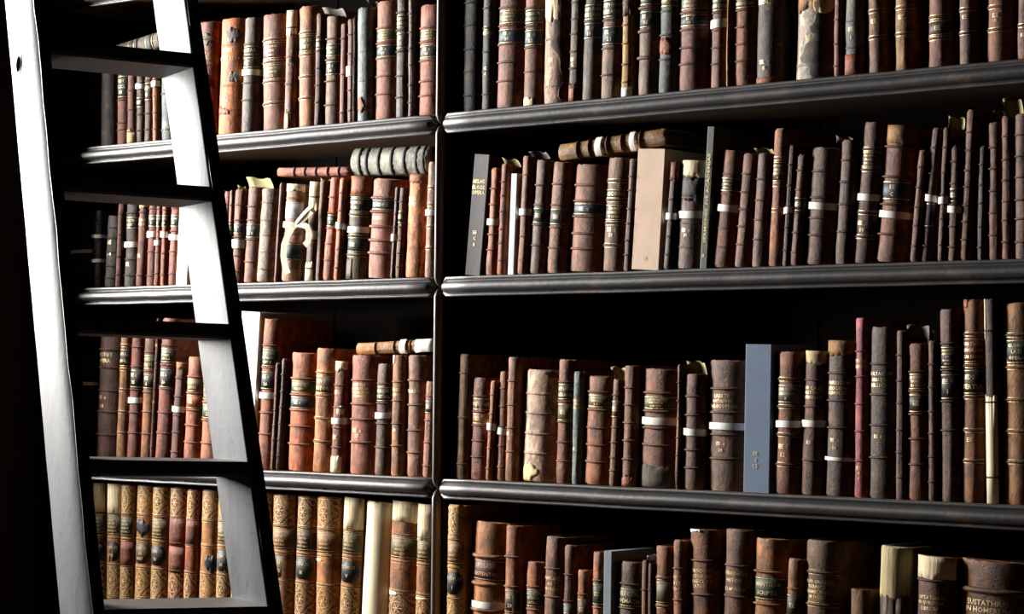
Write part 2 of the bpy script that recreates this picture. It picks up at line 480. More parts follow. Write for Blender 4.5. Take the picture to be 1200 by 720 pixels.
def boxbook_mesh(hw, h, D, b=.0016):
    V, Fc, sm = [], [], []
    pts = [(-hw, D), (-hw, b * 1.2), (-hw + b * .4, b * .4), (-hw + b * 1.2, 0), (hw - b * 1.2, 0), (hw - b * .4, b * .4), (hw, b * 1.2), (hw, D)]
    for z, s in ((0, 1), (h, 1)):
        V += [(x, y, z) for x, y in pts]
    n = 8
    for k in range(n):
        Fc.append((k, (k + 1) % n, (k + 1) % n + n, k + n))
    Fc += [tuple(range(n - 1, -1, -1)), tuple(range(n, 2 * n))]
    return mesh('cover', V, Fc)

def sheet(arc, s0, s1, lo, hi, off, ns=12, nz=2, left=None):
    """curved patch on the spine; lo(s), hi(s) give its z limits"""
    V, Fc = [], []
    for o_ in (off, -.0005):
        for i in range(ns + 1):
            for k in range(nz + 1):
                a_ = s0 if left is None else min(s1 - .1, s0 + left(k / nz))
                s = a_ + (s1 - a_) * i / ns
                x, y = arc.p(s, o_)
                V.append((x, y, lo(s) + (hi(s) - lo(s)) * k / nz))
    m = nz + 1
    for i in range(ns):
        for k in range(nz):
            a = i * m + k; Fc.append((a, a + m, a + m + 1, a + 1))
    B = (ns + 1) * m
    for i in range(ns):
        a = i * m; Fc.append((a, B + a, B + a + m, a + m))
        a = i * m + nz; Fc.append((a, a + m, B + a + m, B + a))
    for k in range(nz):
        Fc.append((k, k + 1, B + k + 1, B + k)); a = ns * m + k; Fc.append((a, B + a, B + a + 1, a + 1))
    return V, Fc

def band_mesh(arc, z, hh, proud, rnd_, wob=0.0):
    V, Fc = [], []; ns = 10; cs = [(-1, -.0004), (-.8, .55), (-.3, .97), (.3, 1), (.8, .6), (1, -.0004)]
    for i in range(ns + 1):
        s = -1.03 + 2.06 * i / ns
        j = rnd_.uniform(-1, 1) * wob
        fade = 1 if 0 < i < ns else .45
        for (dz, pr) in cs:
            x, y = arc.p(s, proud * pr * fade if pr > 0 else -.0006)
            V.append((x, y, z + dz * hh / 2 + j))
    m = len(cs)
    for i in range(ns):
        for k in range(m - 1):
            a = i * m + k; Fc.append((a, a + m, a + m + 1, a + 1))
    return mesh('raised_band', V, Fc, True)

_font = {}
def glyphs(t):
    if t not in _font:
        c = bpy.data.curves.new('t', 'FONT'); c.body = t; c.size = 1; c.resolution_u = 1; c.offset = 0.012
        o = bpy.data.objects.new('t', c); COL.objects.link(o)
        m = bpy.data.meshes.new_from_object(o)
        V = np.array([v.co[:] for v in m.vertices]); P = [tuple(p.vertices) for p in m.polygons]
        bpy.data.objects.remove(o); bpy.data.curves.remove(c); bpy.data.meshes.remove(m)
        V[:, 0] -= V[:, 0].min(); V[:, 1] -= V[:, 1].min()
        _font[t] = (V, P)
    return _font[t]

def text_vf(arc, t, zc, hgt, frac=.86, off=.0009, shift=0.0, vertical=False):
    V, P = glyphs(t)
    W, Hh = V[:, 0].max(), V[:, 1].max()
    L = arc.length()
    if vertical:
        sc = hgt / W; ys = min(L * .40 / Hh, sc * 1.5)
        out = []
        for x, y, _ in V:
            al = (y - Hh / 2) * ys * -1
            px, py = arc.p(max(-1, min(1, al / (L / 2))), off); out.append((px, py, zc - hgt / 2 + x * sc))
        return out, [p[::-1] for p in P]
    sy = hgt / Hh
    sx = min(L * frac / W, sy * 1.15)
    out = []
    for x, y, _ in V:
        al = (x - W / 2) * sx + shift * L
        px, py = arc.p(max(-1.0, min(1.0, al / (L / 2))), off)
        out.append((px, py, zc - hgt / 2 + y * sy))
    return out, P

def strokes_vf(arc, L, wd, off=.0008):
    """thin gilt strokes; L holds polylines of (s, z)"""
    V, Fc = [], []
    half = arc.length() / 2
    for pl in L:
        for (s0, z0), (s1, z1) in zip(pl[:-1], pl[1:]):
            dx, dz = (s1 - s0) * half, z1 - z0; ln = math.hypot(dx, dz) or 1e-6
            nx, nz = -dz / ln * wd / 2, dx / ln * wd / 2
            n = max(1, int(abs(s1 - s0) * 5))
            b = len(V)
            for i in range(n + 1):
                s = s0 + (s1 - s0) * i / n; z = z0 + dz * i / n
                for sg in (-1, 1):
                    x, y = arc.p(max(-1, min(1, s + sg * nx / half)), off)
                    V.append((x, y, z + sg * nz))
            for i in range(n):
                a = b + 2 * i; Fc.append((a, a + 1, a + 3, a + 2))
    return V, Fc

def join(parts):
    V, Fc = [], []
    for v, f in parts:
        b = len(V); V += list(v); Fc += [tuple(i + b for i in q) for q in f]
    return V, Fc

UNIT = box_mesh('page_block', -.5, .5, 0, 1, 0, 1)

def build_book(root, hw, h, D, col, seed, o, rnd_):
    """o: features already in z metres along the spine"""
    kind = o.get('k', 'leather')
    sd = [seed * 1.37 % 7, seed * 2.11 % 5, seed * .77 % 9]
    wear = o.get('wear', .6)
    arc = o['arc']
    matname = {'leather': 'leather', 'cloth': 'cloth', 'box': 'board', 'vellum': 'vellum', 'set': 'leather', 'block': 'sections'}[kind]
    if kind in ('box', 'cloth') and o.get('flat', True):
        cv = ob('cover', boxbook_mesh(hw, h, D), matname, root, col, sd, .2)
        arc = Arc(hw, .0007); fl = True
    else:
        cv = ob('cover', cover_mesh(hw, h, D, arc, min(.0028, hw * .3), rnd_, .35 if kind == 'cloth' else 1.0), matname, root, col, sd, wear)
        th = min(.0028, hw * .3)
        pg = ob('page_block', UNIT, 'pages', root, (92, 80, 62), sd)
        pg.scale = (2 * (hw - th) - .0002, D - arc.sg - th - .006, h - .010)
        pg.location = (0, arc.sg + th + .0004, .005)
    bh = o.get('bh', min(.0052, .0030 + hw * .05)); pr = o.get('bp', min(.0032, .0016 + hw * .04))
    bcol = o.get('bcol', tuple(int(c * .86) for c in col))
    gl = []
    for z in o.get('bands', []):
        ob('raised_band', band_mesh(arc, z, bh, pr, rnd_, o.get('wob', 0)), 'leather', root, bcol, sd, wear * .6)
        if o.get('rules'):
            for dz in (-1, 1):
                gl.append(strokes_vf(arc, [[(-.97, z + dz * (bh * .5 + .0011)), (.97, z + dz * (bh * .5 + .0011))]], .0009))
    for (z0, z1, c, lines, *ov) in o.get('labels', []):
        j = [rnd_.uniform(-.0006, .0006) for _ in range(4)]
        V, Fc = sheet(arc, -.96, .96, lambda s: z0 + j[0] * s + j[1] * math.sin(5 * s), lambda s: z1 + j[2] * s + j[3] * math.sin(6 * s), .0006)
        if ov:
            zc_, hz_ = (z0 + z1) / 2, (z1 - z0) / 2
            rim = lambda s: max(.12, 1 - abs(s / .9) ** 2.6) ** .5
            V, Fc = sheet(arc, -.88, .88, lambda s: zc_ - hz_ * rim(s), lambda s: zc_ + hz_ * rim(s), .0006, 16)
        lb = ob('title_label', mesh('title_label', V, Fc, True), 'label', root, RGB[c], sd)
        H = z1 - z0; parts = []
        for e in (.06, .94) if not ov else (): parts.append(strokes_vf(arc, [[(-.95, z0 + H * e), (.95, z0 + H * e)]], min(.0011, H * .06), .0011))
        n = len(lines)
        for i, t in enumerate(lines):
            hh = min(H * .74 / max(n, 1) * .58, .0072)
            parts.append(text_vf(arc, t, z0 + H * (.5 + .38 - .76 * (i + .5) / n), hh, off=.0012))
        V, Fc = join(parts)
        ob('gilt_lettering', mesh('gilt_lettering', V, Fc), 'gilt', lb, None, sd)
    for (z, t, hh) in o.get('texts', []):
        V, Fc = text_vf(arc, t, z, hh, .8, shift=-.05); ob('gilt_lettering', mesh('gilt_lettering', V, Fc), 'gilt', root, None, sd)
    for (z, t, hh) in o.get('vtexts', []):
        V, Fc = text_vf(arc, t, z, hh, vertical=True); ob('gilt_lettering', mesh('gilt_lettering', V, Fc), 'gilt', root, None, sd)
    for V, Fc in gl:
        ob('gilt_rule', mesh('gilt_rule', V, Fc), 'gilt', root, None, sd)
    if o.get('orn'):
        for a_, b_ in ((.79, 1.1), (.2, .41)):
            pl = [q for q in o['orn'] if len(q) > 1 and a_ * h <= min(p[1] for p in q) and max(p[1] for p in q) <= b_ * h]
            if pl:
                V, Fc = strokes_vf(arc, pl, .0016); ob('gilt_ornament', mesh('gilt_ornament', V, Fc), 'gilt', root, None, sd)
        for q in o['orn']:
            if len(q) == 2 and q[0][1] == q[1][1] and abs(q[0][0]) > .96 and not (.79 * h <= q[0][1] or .2 * h <= q[0][1] <= .41 * h):
                V, Fc = strokes_vf(arc, [q], .0011); ob('gilt_rule', mesh('gilt_rule', V, Fc), 'gilt', root, None, sd)
    for (z0, z1, c, s0, s1, jag, where, mt) in o.get('patches', []):
        ph = [rnd_.uniform(0, 6) for _ in range(4)]
        def wav(s): return jag * (.35 * math.sin(3.1 * s + ph[0]) + .25 * math.sin(7.7 * s + ph[1]) + .22 * math.sin(17 * s + ph[2]) + .15 * math.sin(31 * s + ph[3]))
        lo = (lambda s: z0 + wav(s)) if where in ('top', 'mid') else (lambda s: z0)
        hi = (lambda s: z1 + wav(s + 2)) if where in ('bottom', 'mid') else (lambda s: z1)
        if where == 'mid' and s1 - s0 < 1.9:          # an irregular island
            zc_, hz_ = (z0 + z1) / 2, (z1 - z0) / 2
            rim = lambda s: max(0.02, 1 - abs((s - (s0 + s1) / 2) / ((s1 - s0) / 2)) ** 2.4) ** .5
            lo = lambda s: zc_ - hz_ * rim(s) + wav(s) * .6
            hi = lambda s: max(zc_ + hz_ * rim(s) + wav(s + 2) * .6, zc_ - hz_ * rim(s) + wav(s) * .6 + .0006)
        lf = (lambda q: .30 * math.sin(5 * q + ph[0]) + .16 * math.sin(13 * q + ph[1]) + .1 * math.sin(29 * q + ph[2])) if where == 'right' else None
        V, Fc = sheet(arc, s0, s1, lo, hi, .0010, 22, 3 if lf is None else 16, lf)
        V = [(x, y, max(.0004, z)) for x, y, z in V]
        ob('torn_patch' if mt != 'sections' else 'exposed_sections', mesh('torn_patch', V, Fc, True), mt, root, RGB[c] if isinstance(c, str) else c, sd, .5)
    for (z, hh) in o.get('bandW', []):
        V, Fc = [], []
        pts = [(-hw - .0006, D * .75), (-hw - .0006, arc.sg + .004)] + [arc.p(-1 + k / 6, .0034 if kind == 'leather' else .0012) for k in range(13)] + [(hw + .0006, arc.sg + .004), (hw + .0006, D * .75)]
        tl = rnd_.uniform(-.0010, .0010)
        for i, (x, y) in enumerate(pts):
            for k, q in enumerate((-1, -.4, .3, 1)):
                V.append((x, y - (.0003 if k in (1, 2) else 0), z + q * hh / 2 + tl * x / hw + rnd_.uniform(-.0002, .0002)))
        for i in range(len(pts) - 1):
            for k in range(3):
                a = i * 4 + k; Fc.append((a, a + 4, a + 5, a + 1))
        ob('paper_band', mesh('paper_band', V, Fc, True), 'paper', root, RGB['white'], sd)
    return cv

ORD = ('zeroth first second third fourth fifth sixth seventh eighth ninth tenth eleventh twelfth thirteenth fourteenth fifteenth sixteenth '
       'seventeenth eighteenth nineteenth twentieth').split() + ['twenty-' + k for k in 'first second third fourth fifth sixth seventh eighth ninth'.split()] + \
      ['thirtieth'] + ['thirty-' + k for k in 'first second third fourth fifth sixth seventh eighth ninth'.split()]
SHELF = {1: 'top', 2: 'second', 3: 'third', 4: 'bottom'}

def colour_name(c, kind):
    r, g, b = c; v = max(c); sat = (v - min(c)) / v
    if sat < .2:
        if b > r and v > 70: return 'grey-blue'
        return 'black' if v < 66 else 'grey-brown' if v < 160 and r > b else 'grey' if v < 160 else 'pale'
    if b > r: return 'slate-blue'
    if b > g: return 'crimson'
    if v < 82: return 'dark-brown'
    if r / b > 3.0 and v > 120: return 'orange'
    if r / g < 1.52 and v > 124: return 'tan'
    return 'reddish-brown' if r / g > 1.56 else 'brown'

def feature(o, kind):
    if 'ft' in o: return o['ft']
    if o.get('W'): return 'with white paper band'
    if o.get('P'):
        p = o['P'][0]; return 'with torn %s %s' % (p[2], {'top': 'head', 'bottom': 'tail', 'mid': 'side', 'right': 'side'}[p[6] if len(p) > 6 else p[5]])
    if o.get('L'): return 'with %s title label' % o['L'][0][2]
    if o.get('F'): return 'with loose paper flap'
    if o.get('T'): return 'with gilt lettering'
    return 'with raised bands' if o.get('bands') else 'with plain spine'

NAMES = {'leather': 'leather_book', 'cloth': 'cloth_book', 'box': 'archive_box', 'vellum': 'vellum_book', 'set': 'gilt_leather_book', 'block': 'worn_book'}
NOUN = {'leather': 'book', 'cloth': 'cloth book', 'box': 'board box', 'vellum': 'vellum book', 'set': 'book', 'block': 'book'}
COUNT = [0]

def place(root, x, y, z, phi):
    root.matrix_world = Matrix.Translation((x, y, z)) @ Matrix.Rotation(phi, 4, 'Y')

def flap(root, world_pts, col, seed, bend=.008):
    """bent loose sheet: world_pts = [bottom left, bottom right, top right, top left]"""
    inv = root.matrix_world.inverted()
    p = [inv @ Vector(q) for q in world_pts]
    V, Fc = [], []; n = 5
    for o_ in (0, .0007):
        for i in range(n + 1):
            for j in range(n + 1):
                u, v = i / n, j / n
                q = (p[0] * (1 - u) + p[1] * u) * (1 - v) + (p[3] * (1 - u) + p[2] * u) * v
                q = q + Vector((0, o_ + bend * (math.sin(math.pi * u) - .8 * v * v), -.002 * math.sin(9 * u + seed) * v))
                V.append(q)
    m = n + 1; B = m * m
    for i in range(n):
        for j in range(n):
            a = i * m + j; Fc.append((a, a + m, a + m + 1, a + 1)); Fc.append((B + a, B + a + 1, B + a + m + 1, B + a + m))
    for j in range(n):
        for (a, d) in ((j, 1), (n * m + j, 1), (j * m, m), (j * m + n, m)):
            Fc.append((a, a + d, B + a + d, B + a))
    ob('paper_flap', mesh('paper_flap', V, Fc, True), 'board', root, RGB[col], [seed % 5, 1, 2])

def set_ornament(h):
    L = []
    for (v0, v1) in ((.80, .985), (.205, .405)):
        zc, hh = h * (v0 + v1) / 2, h * (v1 - v0) / 2
        for k in (.95, .78):
            L.append([(0, zc + hh * k), (.86 * k, zc), (0, zc - hh * k), (-.86 * k, zc), (0, zc + hh * k)])
        L.append([(.42 * math.cos(t / 12 * 2 * math.pi), zc + hh * .44 * math.sin(t / 12 * 2 * math.pi)) for t in range(13)])
        for q in range(6):
            a = q * math.pi / 3
            L.append([(0, zc), (.3 * math.cos(a), zc + hh * .32 * math.sin(a))])
        for sx in (-1, 1):
            for sz in (-1, 1):
                cx, cz = sx * .72, zc + sz * hh * .72
                L.append([(cx + .2 * math.cos(t / 8 * 2 * math.pi), cz + hh * .2 * math.sin(t / 8 * 2 * math.pi)) for t in range(8)])
                L.append([(sx * .95, zc + sz * hh * .35), (sx * .6, zc + sz * hh * .55), (sx * .35, zc + sz * hh * .92)])
        for e in (-1, 1): L.append([(-.97, zc + e * hh), (.97, zc + e * hh)])
    for v in (.775, .62, .60, .425, .19, .18): L.append([(-.97, h * v), (.97, h * v)])
    return L

def row(bay, k, entries, rail_px=None, yb=None, ym=None, x_end=None):
    zs_ = Z[k]; info = []
    for e in entries:
        xl, xr, xt, yt, col, o = e
        r_ = random.Random(int(xl * 13 + k * 1000 + (7 if bay == 'A' else 0)))
        ys = o.get('ys', (.004 if (bay, k) != ('B', 4) else -.016) + r_.uniform(0, .005))
        kind = o.get('k', 'leather')
        w_ = .03
        for _ in range(4):
            sg = .0008 if (kind in ('box', 'cloth')) else .22 * w_ * 1.2
            yp = ys + sg
            if yb is None: xb, zb = x_at(xl, yp, zs_), zs_
            else:
                q = on_y(xl, yb, yp); xb, zb = q.x, q.z
            q = on_y(xt, yt if ym is None else ym, yp)
            m = (q.x - xb) / (q.z - zb)
            x0 = xb - m * (zb - zs_)
            qr = x_at(xr, yp, zs_) if yb is None else on_y(xr, yb, yp).x - m * (zb - zs_)
            w_ = max(.006, qr - x0)
        top = on_y(xt, yt, yp).z
        info.append(dict(x=x0, m=m, w=w_, H=top - zs_, ys=ys, e=e, r=r_, kind=kind))
    if bay == 'B' and info[0]['x'] < .0150:
        info[0]['w'] -= .0150 - info[0]['x']; info[0]['x'] = .0150
    N = len(info)
    for i, b in enumerate(info):
        full = b['w'] * (1.0 if b['kind'] in ('box',) or b['e'][5].get('x') else 1.45)
        if i + 1 < N:
            c = info[i + 1]; zz = min(b['H'], c['H'])
            gap = min(c['x'] - b['x'], c['x'] + c['m'] * zz - b['x'] - b['m'] * zz)
            if gap < .007:                    # straighten to the neighbour's lean
                b['m'] = c['m']; gap = c['x'] - b['x']
        else:
            gap = (x_end if x_end is not None else 9) - b['x'] - max(0, b['m'] * b['H'])
        b['w'] = max(.005, min(full, gap - .0012))
    nb = nr = 0
    order = range(N) if bay == 'B' else range(N - 1, -1, -1)
    for i in order:
        b = info[i]; xl, xr, xt, yt, col, o = b['e']; o = dict(o); kind = b['kind']
        phi = math.atan(b['m']); cs = math.cos(phi)
        hw = b['w'] * cs / 2
        h = b['H'] / cs - hw * abs(math.sin(phi))
        sg = .0008 if kind in ('box', 'cloth') else min(.25 * 2 * hw, .026)
        arc = Arc(hw, sg); o['arc'] = arc
        D = o.get('D', b['r'].uniform(.12, .16) if h < .29 else .165)
        COUNT[0] += 1; seed = COUNT[0]
        pxc = (xl + xr) / 2
        def zz(y, ys=b['ys'], pxc=pxc, xtop=(xt + (xr - xl) / 2), yt=yt): 
            px = xtop if yb is None and abs(y - yt) < 40 else pxc
            return (on_y(px, y, ys).z - zs_) / cs - hw * abs(math.sin(phi))
        per = zz(300) - zz(301)
        if 'b' in o: o['bands'] = [zz(y) for y in o['b']]
        else:
            n = o.get('n', 5 if kind == 'leather' else 0); o['n'] = n
            o['bands'] = [h * (.13 + .72 * q / max(1, n - 1)) + b['r'].uniform(-.003, .003) for q in range(n)]
        o['bands'] = [z for z in o['bands'] if .008 < z < h - .008]
        if not o.get('b') and o.get('L'):     # no band runs through a title label
            o['bands'] = [z for z in o['bands'] if not any(zz(l[1]) - .002 < z < zz(l[0]) + .002 for l in o['L'])]
        o['labels'] = [(zz(l[1]), zz(l[0]), l[2], l[3]) for l in o.get('L', [])]
        o['texts'] = [(zz(t[0]), t[1], (t[2] if len(t) > 2 else 4.6) * per) for t in o.get('T', [])]
        o['vtexts'] = [((zz(t[0]) + zz(t[1])) / 2, t[2], zz(t[0]) - zz(t[1])) for t in o.get('VT', [])]
        o['patches'] = []
        for p in o.get('P', []):
            z0, z1 = zz(p[1]), zz(p[0])
            if p[6] == 'top': z1 = h + .0003
            if p[6] == 'bottom': z0 = 0.0004
            o['patches'].append((max(.0004, z0), min(z1, h + .0003), p[2], p[3], p[4], p[5] * per, p[6], p[7] if len(p) > 7 else 'sections' if p[2] in ('cream', 'buff') else 'leather'))
        o['bandW'] = [(zz(q[0]), q[1] * per) for q in o.get('W', [])]
        if 'set' in o:
            kind_ = o['set']
            o['bands'] = [h * v for v in (.785, .61, .415, .185)]; o['bh'] = .0034; o['bp'] = .0014
            L = []
            if kind_.get('title', 1): L.append((h * .632, h * .77, kind_.get('tc', 'olive'), kind_.get('lines', ['BUGNARTI', 'RERUM', 'GENERA', 'HISTORIC'])))
            if kind_.get('oval'): L.append((h * .44, h * .585, kind_.get('oc', 'black'), kind_['oval'], 1))
            o['labels'] = L
            orn = set_ornament(h)
            o['orn'] = [pl for pl in orn if not (kind_.get('bald') and min(q[1] for q in pl) > h * .79)]
            o['wear'] = .45
        # ---- label text
        vis = None
        if o.get('H'):
            pos = "hidden behind the ladder's broad right rail, %s shelf" % SHELF[k]
        elif bay == 'A' and xl < rail_px:
            nr += 1; pos = '%s from right rail between ladder rails, %s shelf' % (ORD[nr], SHELF[k])
        else:
            nb += 1; pos = '%s from the middle post, %s shelf, %s bay' % (ORD[nb], SHELF[k], 'wide' if bay == 'B' else 'ladder')
        size = 'thin ' if hw < .0095 else 'thick ' if hw > .031 else ''
        desc = o.get('d') or '%s%s %s %s' % (size, colour_name(col, kind), NOUN[kind], feature(o, kind))
        label = desc + ', ' + pos
        if o.get('H'): label = 'leather book ' + pos
        if len(label.split()) > 16: print('LONG LABEL', label)
        root = empty(NAMES[kind], label, 'book' if kind != 'box' else 'box', 'books on the %s shelf of the %s bay' % (SHELF[k], 'wide' if bay == 'B' else 'ladder'))
        place(root, b['x'] + b['w'] / 2, b['ys'], zs_ + hw * abs(math.sin(phi)) + .0004, phi)
        build_book(root, hw, h, D, col, seed, o, b['r'])
        for f in o.get('F', []):
            x0, x1, y1, c = f[:4]; ln = f[4] if len(f) > 4 else 0
            yq = b['ys'] + .013; ybot = f[5] if len(f) > 5 else yt + 3
            flap(root, [on_y(x0, ybot, yq), on_y(x1, ybot, yq), on_y(x1 + ln, y1 + 2, yq + .004), on_y(x0 + ln, y1, yq)], c, seed)
        if 'extra' in o: o['extra'](root, b['ys'])

def lying(xa, ya, xb, yb_, thick, col, label, group, o, k='leather', D=.15, ys=.016):
    """a book lying on others, its spine running along the shelf, from pixel (xa, ya) to (xb, yb_)"""
    w_ = thick * .0016
    hw = (on_y(xa, ya - thick / 2, ys).z - on_y(xa, ya + thick / 2, ys).z) / 2
    arc = Arc(hw, .2 * 2 * hw)
    a, b = on_y(xa, ya, ys + arc.sg * .5), on_y(xb, yb_, ys + arc.sg * .5)
    a.y = b.y = ys
    d = b - a; h = d.length
    root = empty(NAMES[k], label, 'book', group)
    tilt = math.atan2(d.z, d.x)
    root.matrix_world = Matrix.Translation(a) @ Matrix.Rotation(math.pi / 2 - tilt, 4, 'Y')
    def zx(px): return (on_y(px, ya + (yb_ - ya) * (px - xa) / (xb - xa), ys).x - a.x) / d.x * h
    o = dict(o); o['arc'] = arc; o['k'] = k
    o['bands'] = [zx(x) for x in o.get('b', [])]
    o['bandW'] = [(zx(x), abs(zx(x + q / 2) - zx(x - q / 2))) for x, q in o.get('W', [])]
    o['labels'] = [(zx(l[0]), zx(l[1]), l[2], l[3]) for l in o.get('L', [])]
    o['patches'] = [(zx(p[0]), min(zx(p[1]), h), p[2], -1, 1, .004, p[3], p[4]) for p in o.get('P', [])]
    COUNT[0] += 1
    build_book(root, hw, h, D, col, COUNT[0], o, random.Random(COUNT[0]))
    return root

# ------------------------------------------------------------------ the books (pixel columns at foot and head, head row, colour, features)
OP = ['OPERA', 'OMNIA']
def H(xl, xr, xt, yt): return (xl, xr, xt, yt, (96, 62, 48), dict(H=1, n=4))

A1 = [
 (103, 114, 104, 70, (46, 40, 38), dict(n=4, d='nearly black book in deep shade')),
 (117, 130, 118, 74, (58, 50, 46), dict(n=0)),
 (138, 150, 139, 70, (118, 66, 50), dict(L=[(88, 115, 'teal', ['HIST', 'ECCL', 'VI'])], b=[86, 117, 144, 152])),
 (150, 160, 151, 66, (112, 72, 62), dict(n=4, P=[(153, 168, 'buff', -1, 1, 4, 'bottom')])),
 (160.5, 169, 161, 63, (70, 54, 46), dict(L=[(114, 126, 'black', ['EE'])], W=[(101, 6)], n=5)),
 (170, 179, 171, 61, (78, 56, 42), dict(L=[(96, 118, 'dark', ['LEX', 'II'])], n=5)),
 (180, 189, 180, 58, (162, 92, 52), dict(W=[(98, 6.5)], n=5)),
 (189.5, 203, 189, 56.5, (92, 102, 110), dict(k='leather', n=3, T=[(145.5, 'EE', 4), (151, '2', 4)], wear=.3, ft='with gilt shelfmark')),
 H(206, 218, 207, 53), H(219, 231, 221, 48),
 (233, 254, 236, 28, (134, 70, 34), dict(n=4, T=[(63, 'BAYLE'), (68.5, 'DICTIO'), (73, 'III')], P=[(40, 52, 'ash', -.6, .7, 7, 'mid', 'leather'), (86, 104, 'ash', -.4, .5, 9, 'mid', 'leather'), (112, 122, 'umber', -.7, .3, 7, 'mid', 'leather')], ft='with black mottling', wear=1)),
 (256.5, 283, 261, 25, (190, 104, 42), dict(b=[52, 100, 128], bp=.001, T=[(58, 'LATEI'), (68, 'OMNIA 1514'), (117, 'EE c')], P=[(32, 47, 'ash', -.2, .8, 8, 'mid', 'leather'), (84, 97, 'ash', .1, .7, 8, 'mid', 'leather'), (126, 134, 'rust', -.8, .2, 6, 'mid', 'leather')], d='bright orange mottled leather book', wear=1)),
 (284, 303, 289, 23, (84, 74, 72), dict(b=[51, 66, 97, 117], L=[(53, 64, 'teal', ['PLUTAR']), (67, 79, 'green', ['EE c', '31'])], W=[(84.5, 7)])),
 (308.5, 333, 308.5, 20, (132, 84, 68), dict(b=[46, 72, 95, 121], rules=1, L=[(49, 69, 'maroon', ['CICERONIS', 'OPERA', 'TOM I']), (75, 93, 'olive', ['CUM NOTIS', 'VARIORUM', 'EE c 32'])])),
 (334.5, 349, 338, 14, (128, 88, 78), dict(n=4, P=[(14, 40, 'cream', -1, 1, 3, 'top'), (134, 152, 'cream', -1, .2, 8, 'bottom'), (64, 78, 'umber', 0, .9, 5, 'mid')], wear=1)),
 (350, 368, 351, 10, (158, 98, 62), dict(b=[38, 64, 90, 115], rules=1, L=[(41, 61, 'olive', ['GROTII', 'EPIST'])])),
 (369, 378, 372, 17, (84, 56, 48), dict(b=[43, 60, 80, 100, 120], L=[(46, 58, 'dark', ['EE'])])),
 (380.5, 396, 383, 21, (112, 84, 68), dict(b=[45, 70, 95, 123], bp=.0035, L=[(51, 66, 'green', ['DEMOST', 'ORAT']), (72, 88, 'black', ['EE c', '34'])], F=[(382, 406, 9, 'ash', -2, 20)])),
 (398, 405, 400, 29, (112, 66, 54), dict(n=3)),
 (407, 413, 408, 23, (112, 72, 52), dict(n=5, W=[(83.5, 12)], ft='with white paper label')),
 (414, 418, 415, 21, (70, 52, 48), dict(n=4)),
 (419.5, 437, 420.5, 11, (126, 136, 146), dict(n=4, bp=.0008, P=[(114, 131, 'rust', -.5, .3, 5, 'mid')], wear=.4, d='grey-blue book with rusty scuff')),
 (439.5, 463, 442, 4, (146, 90, 70), dict(b=[32, 50, 68, 89, 110], L=[(34, 48, 'olive', ['THUCYDID', 'DE BELLO', 'PELOPON']), (52.5, 67, 'teal', ['EE  c', '33'])], F=[(435, 448, 1, 'ash', -3, 9)])),
 (464.5, 477, 466, -2, (92, 86, 84), dict(b=[14, 35, 60, 89, 114], bp=.003, L=[(17, 32, 'teal', ['XENOPH', 'GRAECE']), (38, 57, 'grey', ['EE', '35'])])),
 (478.5, 484, 479, -5, (96, 80, 78), dict(n=6)),
 (489.5, 510, 491.5, 8, (152, 92, 74), dict(b=[32, 49, 71, 95, 112], L=[(35, 46, 'olive', ['AELIANI', 'MURALTI']), (53, 68, 'teal', ['EE  c', '34'])])),
]
row('A', 1, A1, 205, x_end=-.015)
lying(131, 63, 231, 32, 18, (112, 106, 100), 'grey-brown book lying tilted across short books, top shelf, ladder bay', 'books lying flat on others',
      dict(b=[160, 185, 210], L=[(150, 157, 'black', []), (170, 178, 'teal', [])], wear=.5))

def ribbon_bow(root, ys):
    inv = root.matrix_world.inverted()
    def rib(pts, wd, name, yoff):
        V, Fc = [], []; wd *= 1.7
        P3 = [on_y(x, y, ys - yo) for (x, y), yo in zip(pts, yoff)]
        for i, p in enumerate(P3):
            d = (P3[min(i + 1, len(P3) - 1)] - P3[max(i - 1, 0)]).normalized()
            nrm = d.cross(Vector((0, 1, 0))).normalized()
            for e in (-1, 1):
                for o_ in (0, .0007):
                    V.append(inv @ (p + nrm * (wd / 2 * e) + Vector((.0008 * e, o_ + .0012 * e, 0))))
        for i in range(len(P3) - 1):
            a = i * 4
            Fc += [(a, a + 2, a + 6, a + 4), (a + 1, a + 5, a + 7, a + 3), (a, a + 4, a + 5, a + 1), (a + 2, a + 3, a + 7, a + 6)]
        ob(name, mesh(name, V, Fc), 'board', root, (222, 212, 186), [1, 2, 3])
    rib([(346, 262), (350, 257), (356, 250), (362, 244), (365, 244), (365, 248), (360, 253), (353, 259), (347, 263)], .0055, 'bow_loop', [.006, .009, .012, .013, .014, .012, .009, .007, .006])
    rib([(346, 263), (342, 267), (337, 276), (333, 287), (332, 300), (334, 312), (337, 321)], .008, 'bow_tail', [.006, .008, .008, .008, .008, .007, .006])
    rib([(347, 262), (354, 263), (360, 266), (363, 275), (361, 283), (357, 288)], .007, 'bow_tail', [.006, .006, .005, .004, .004, .004])

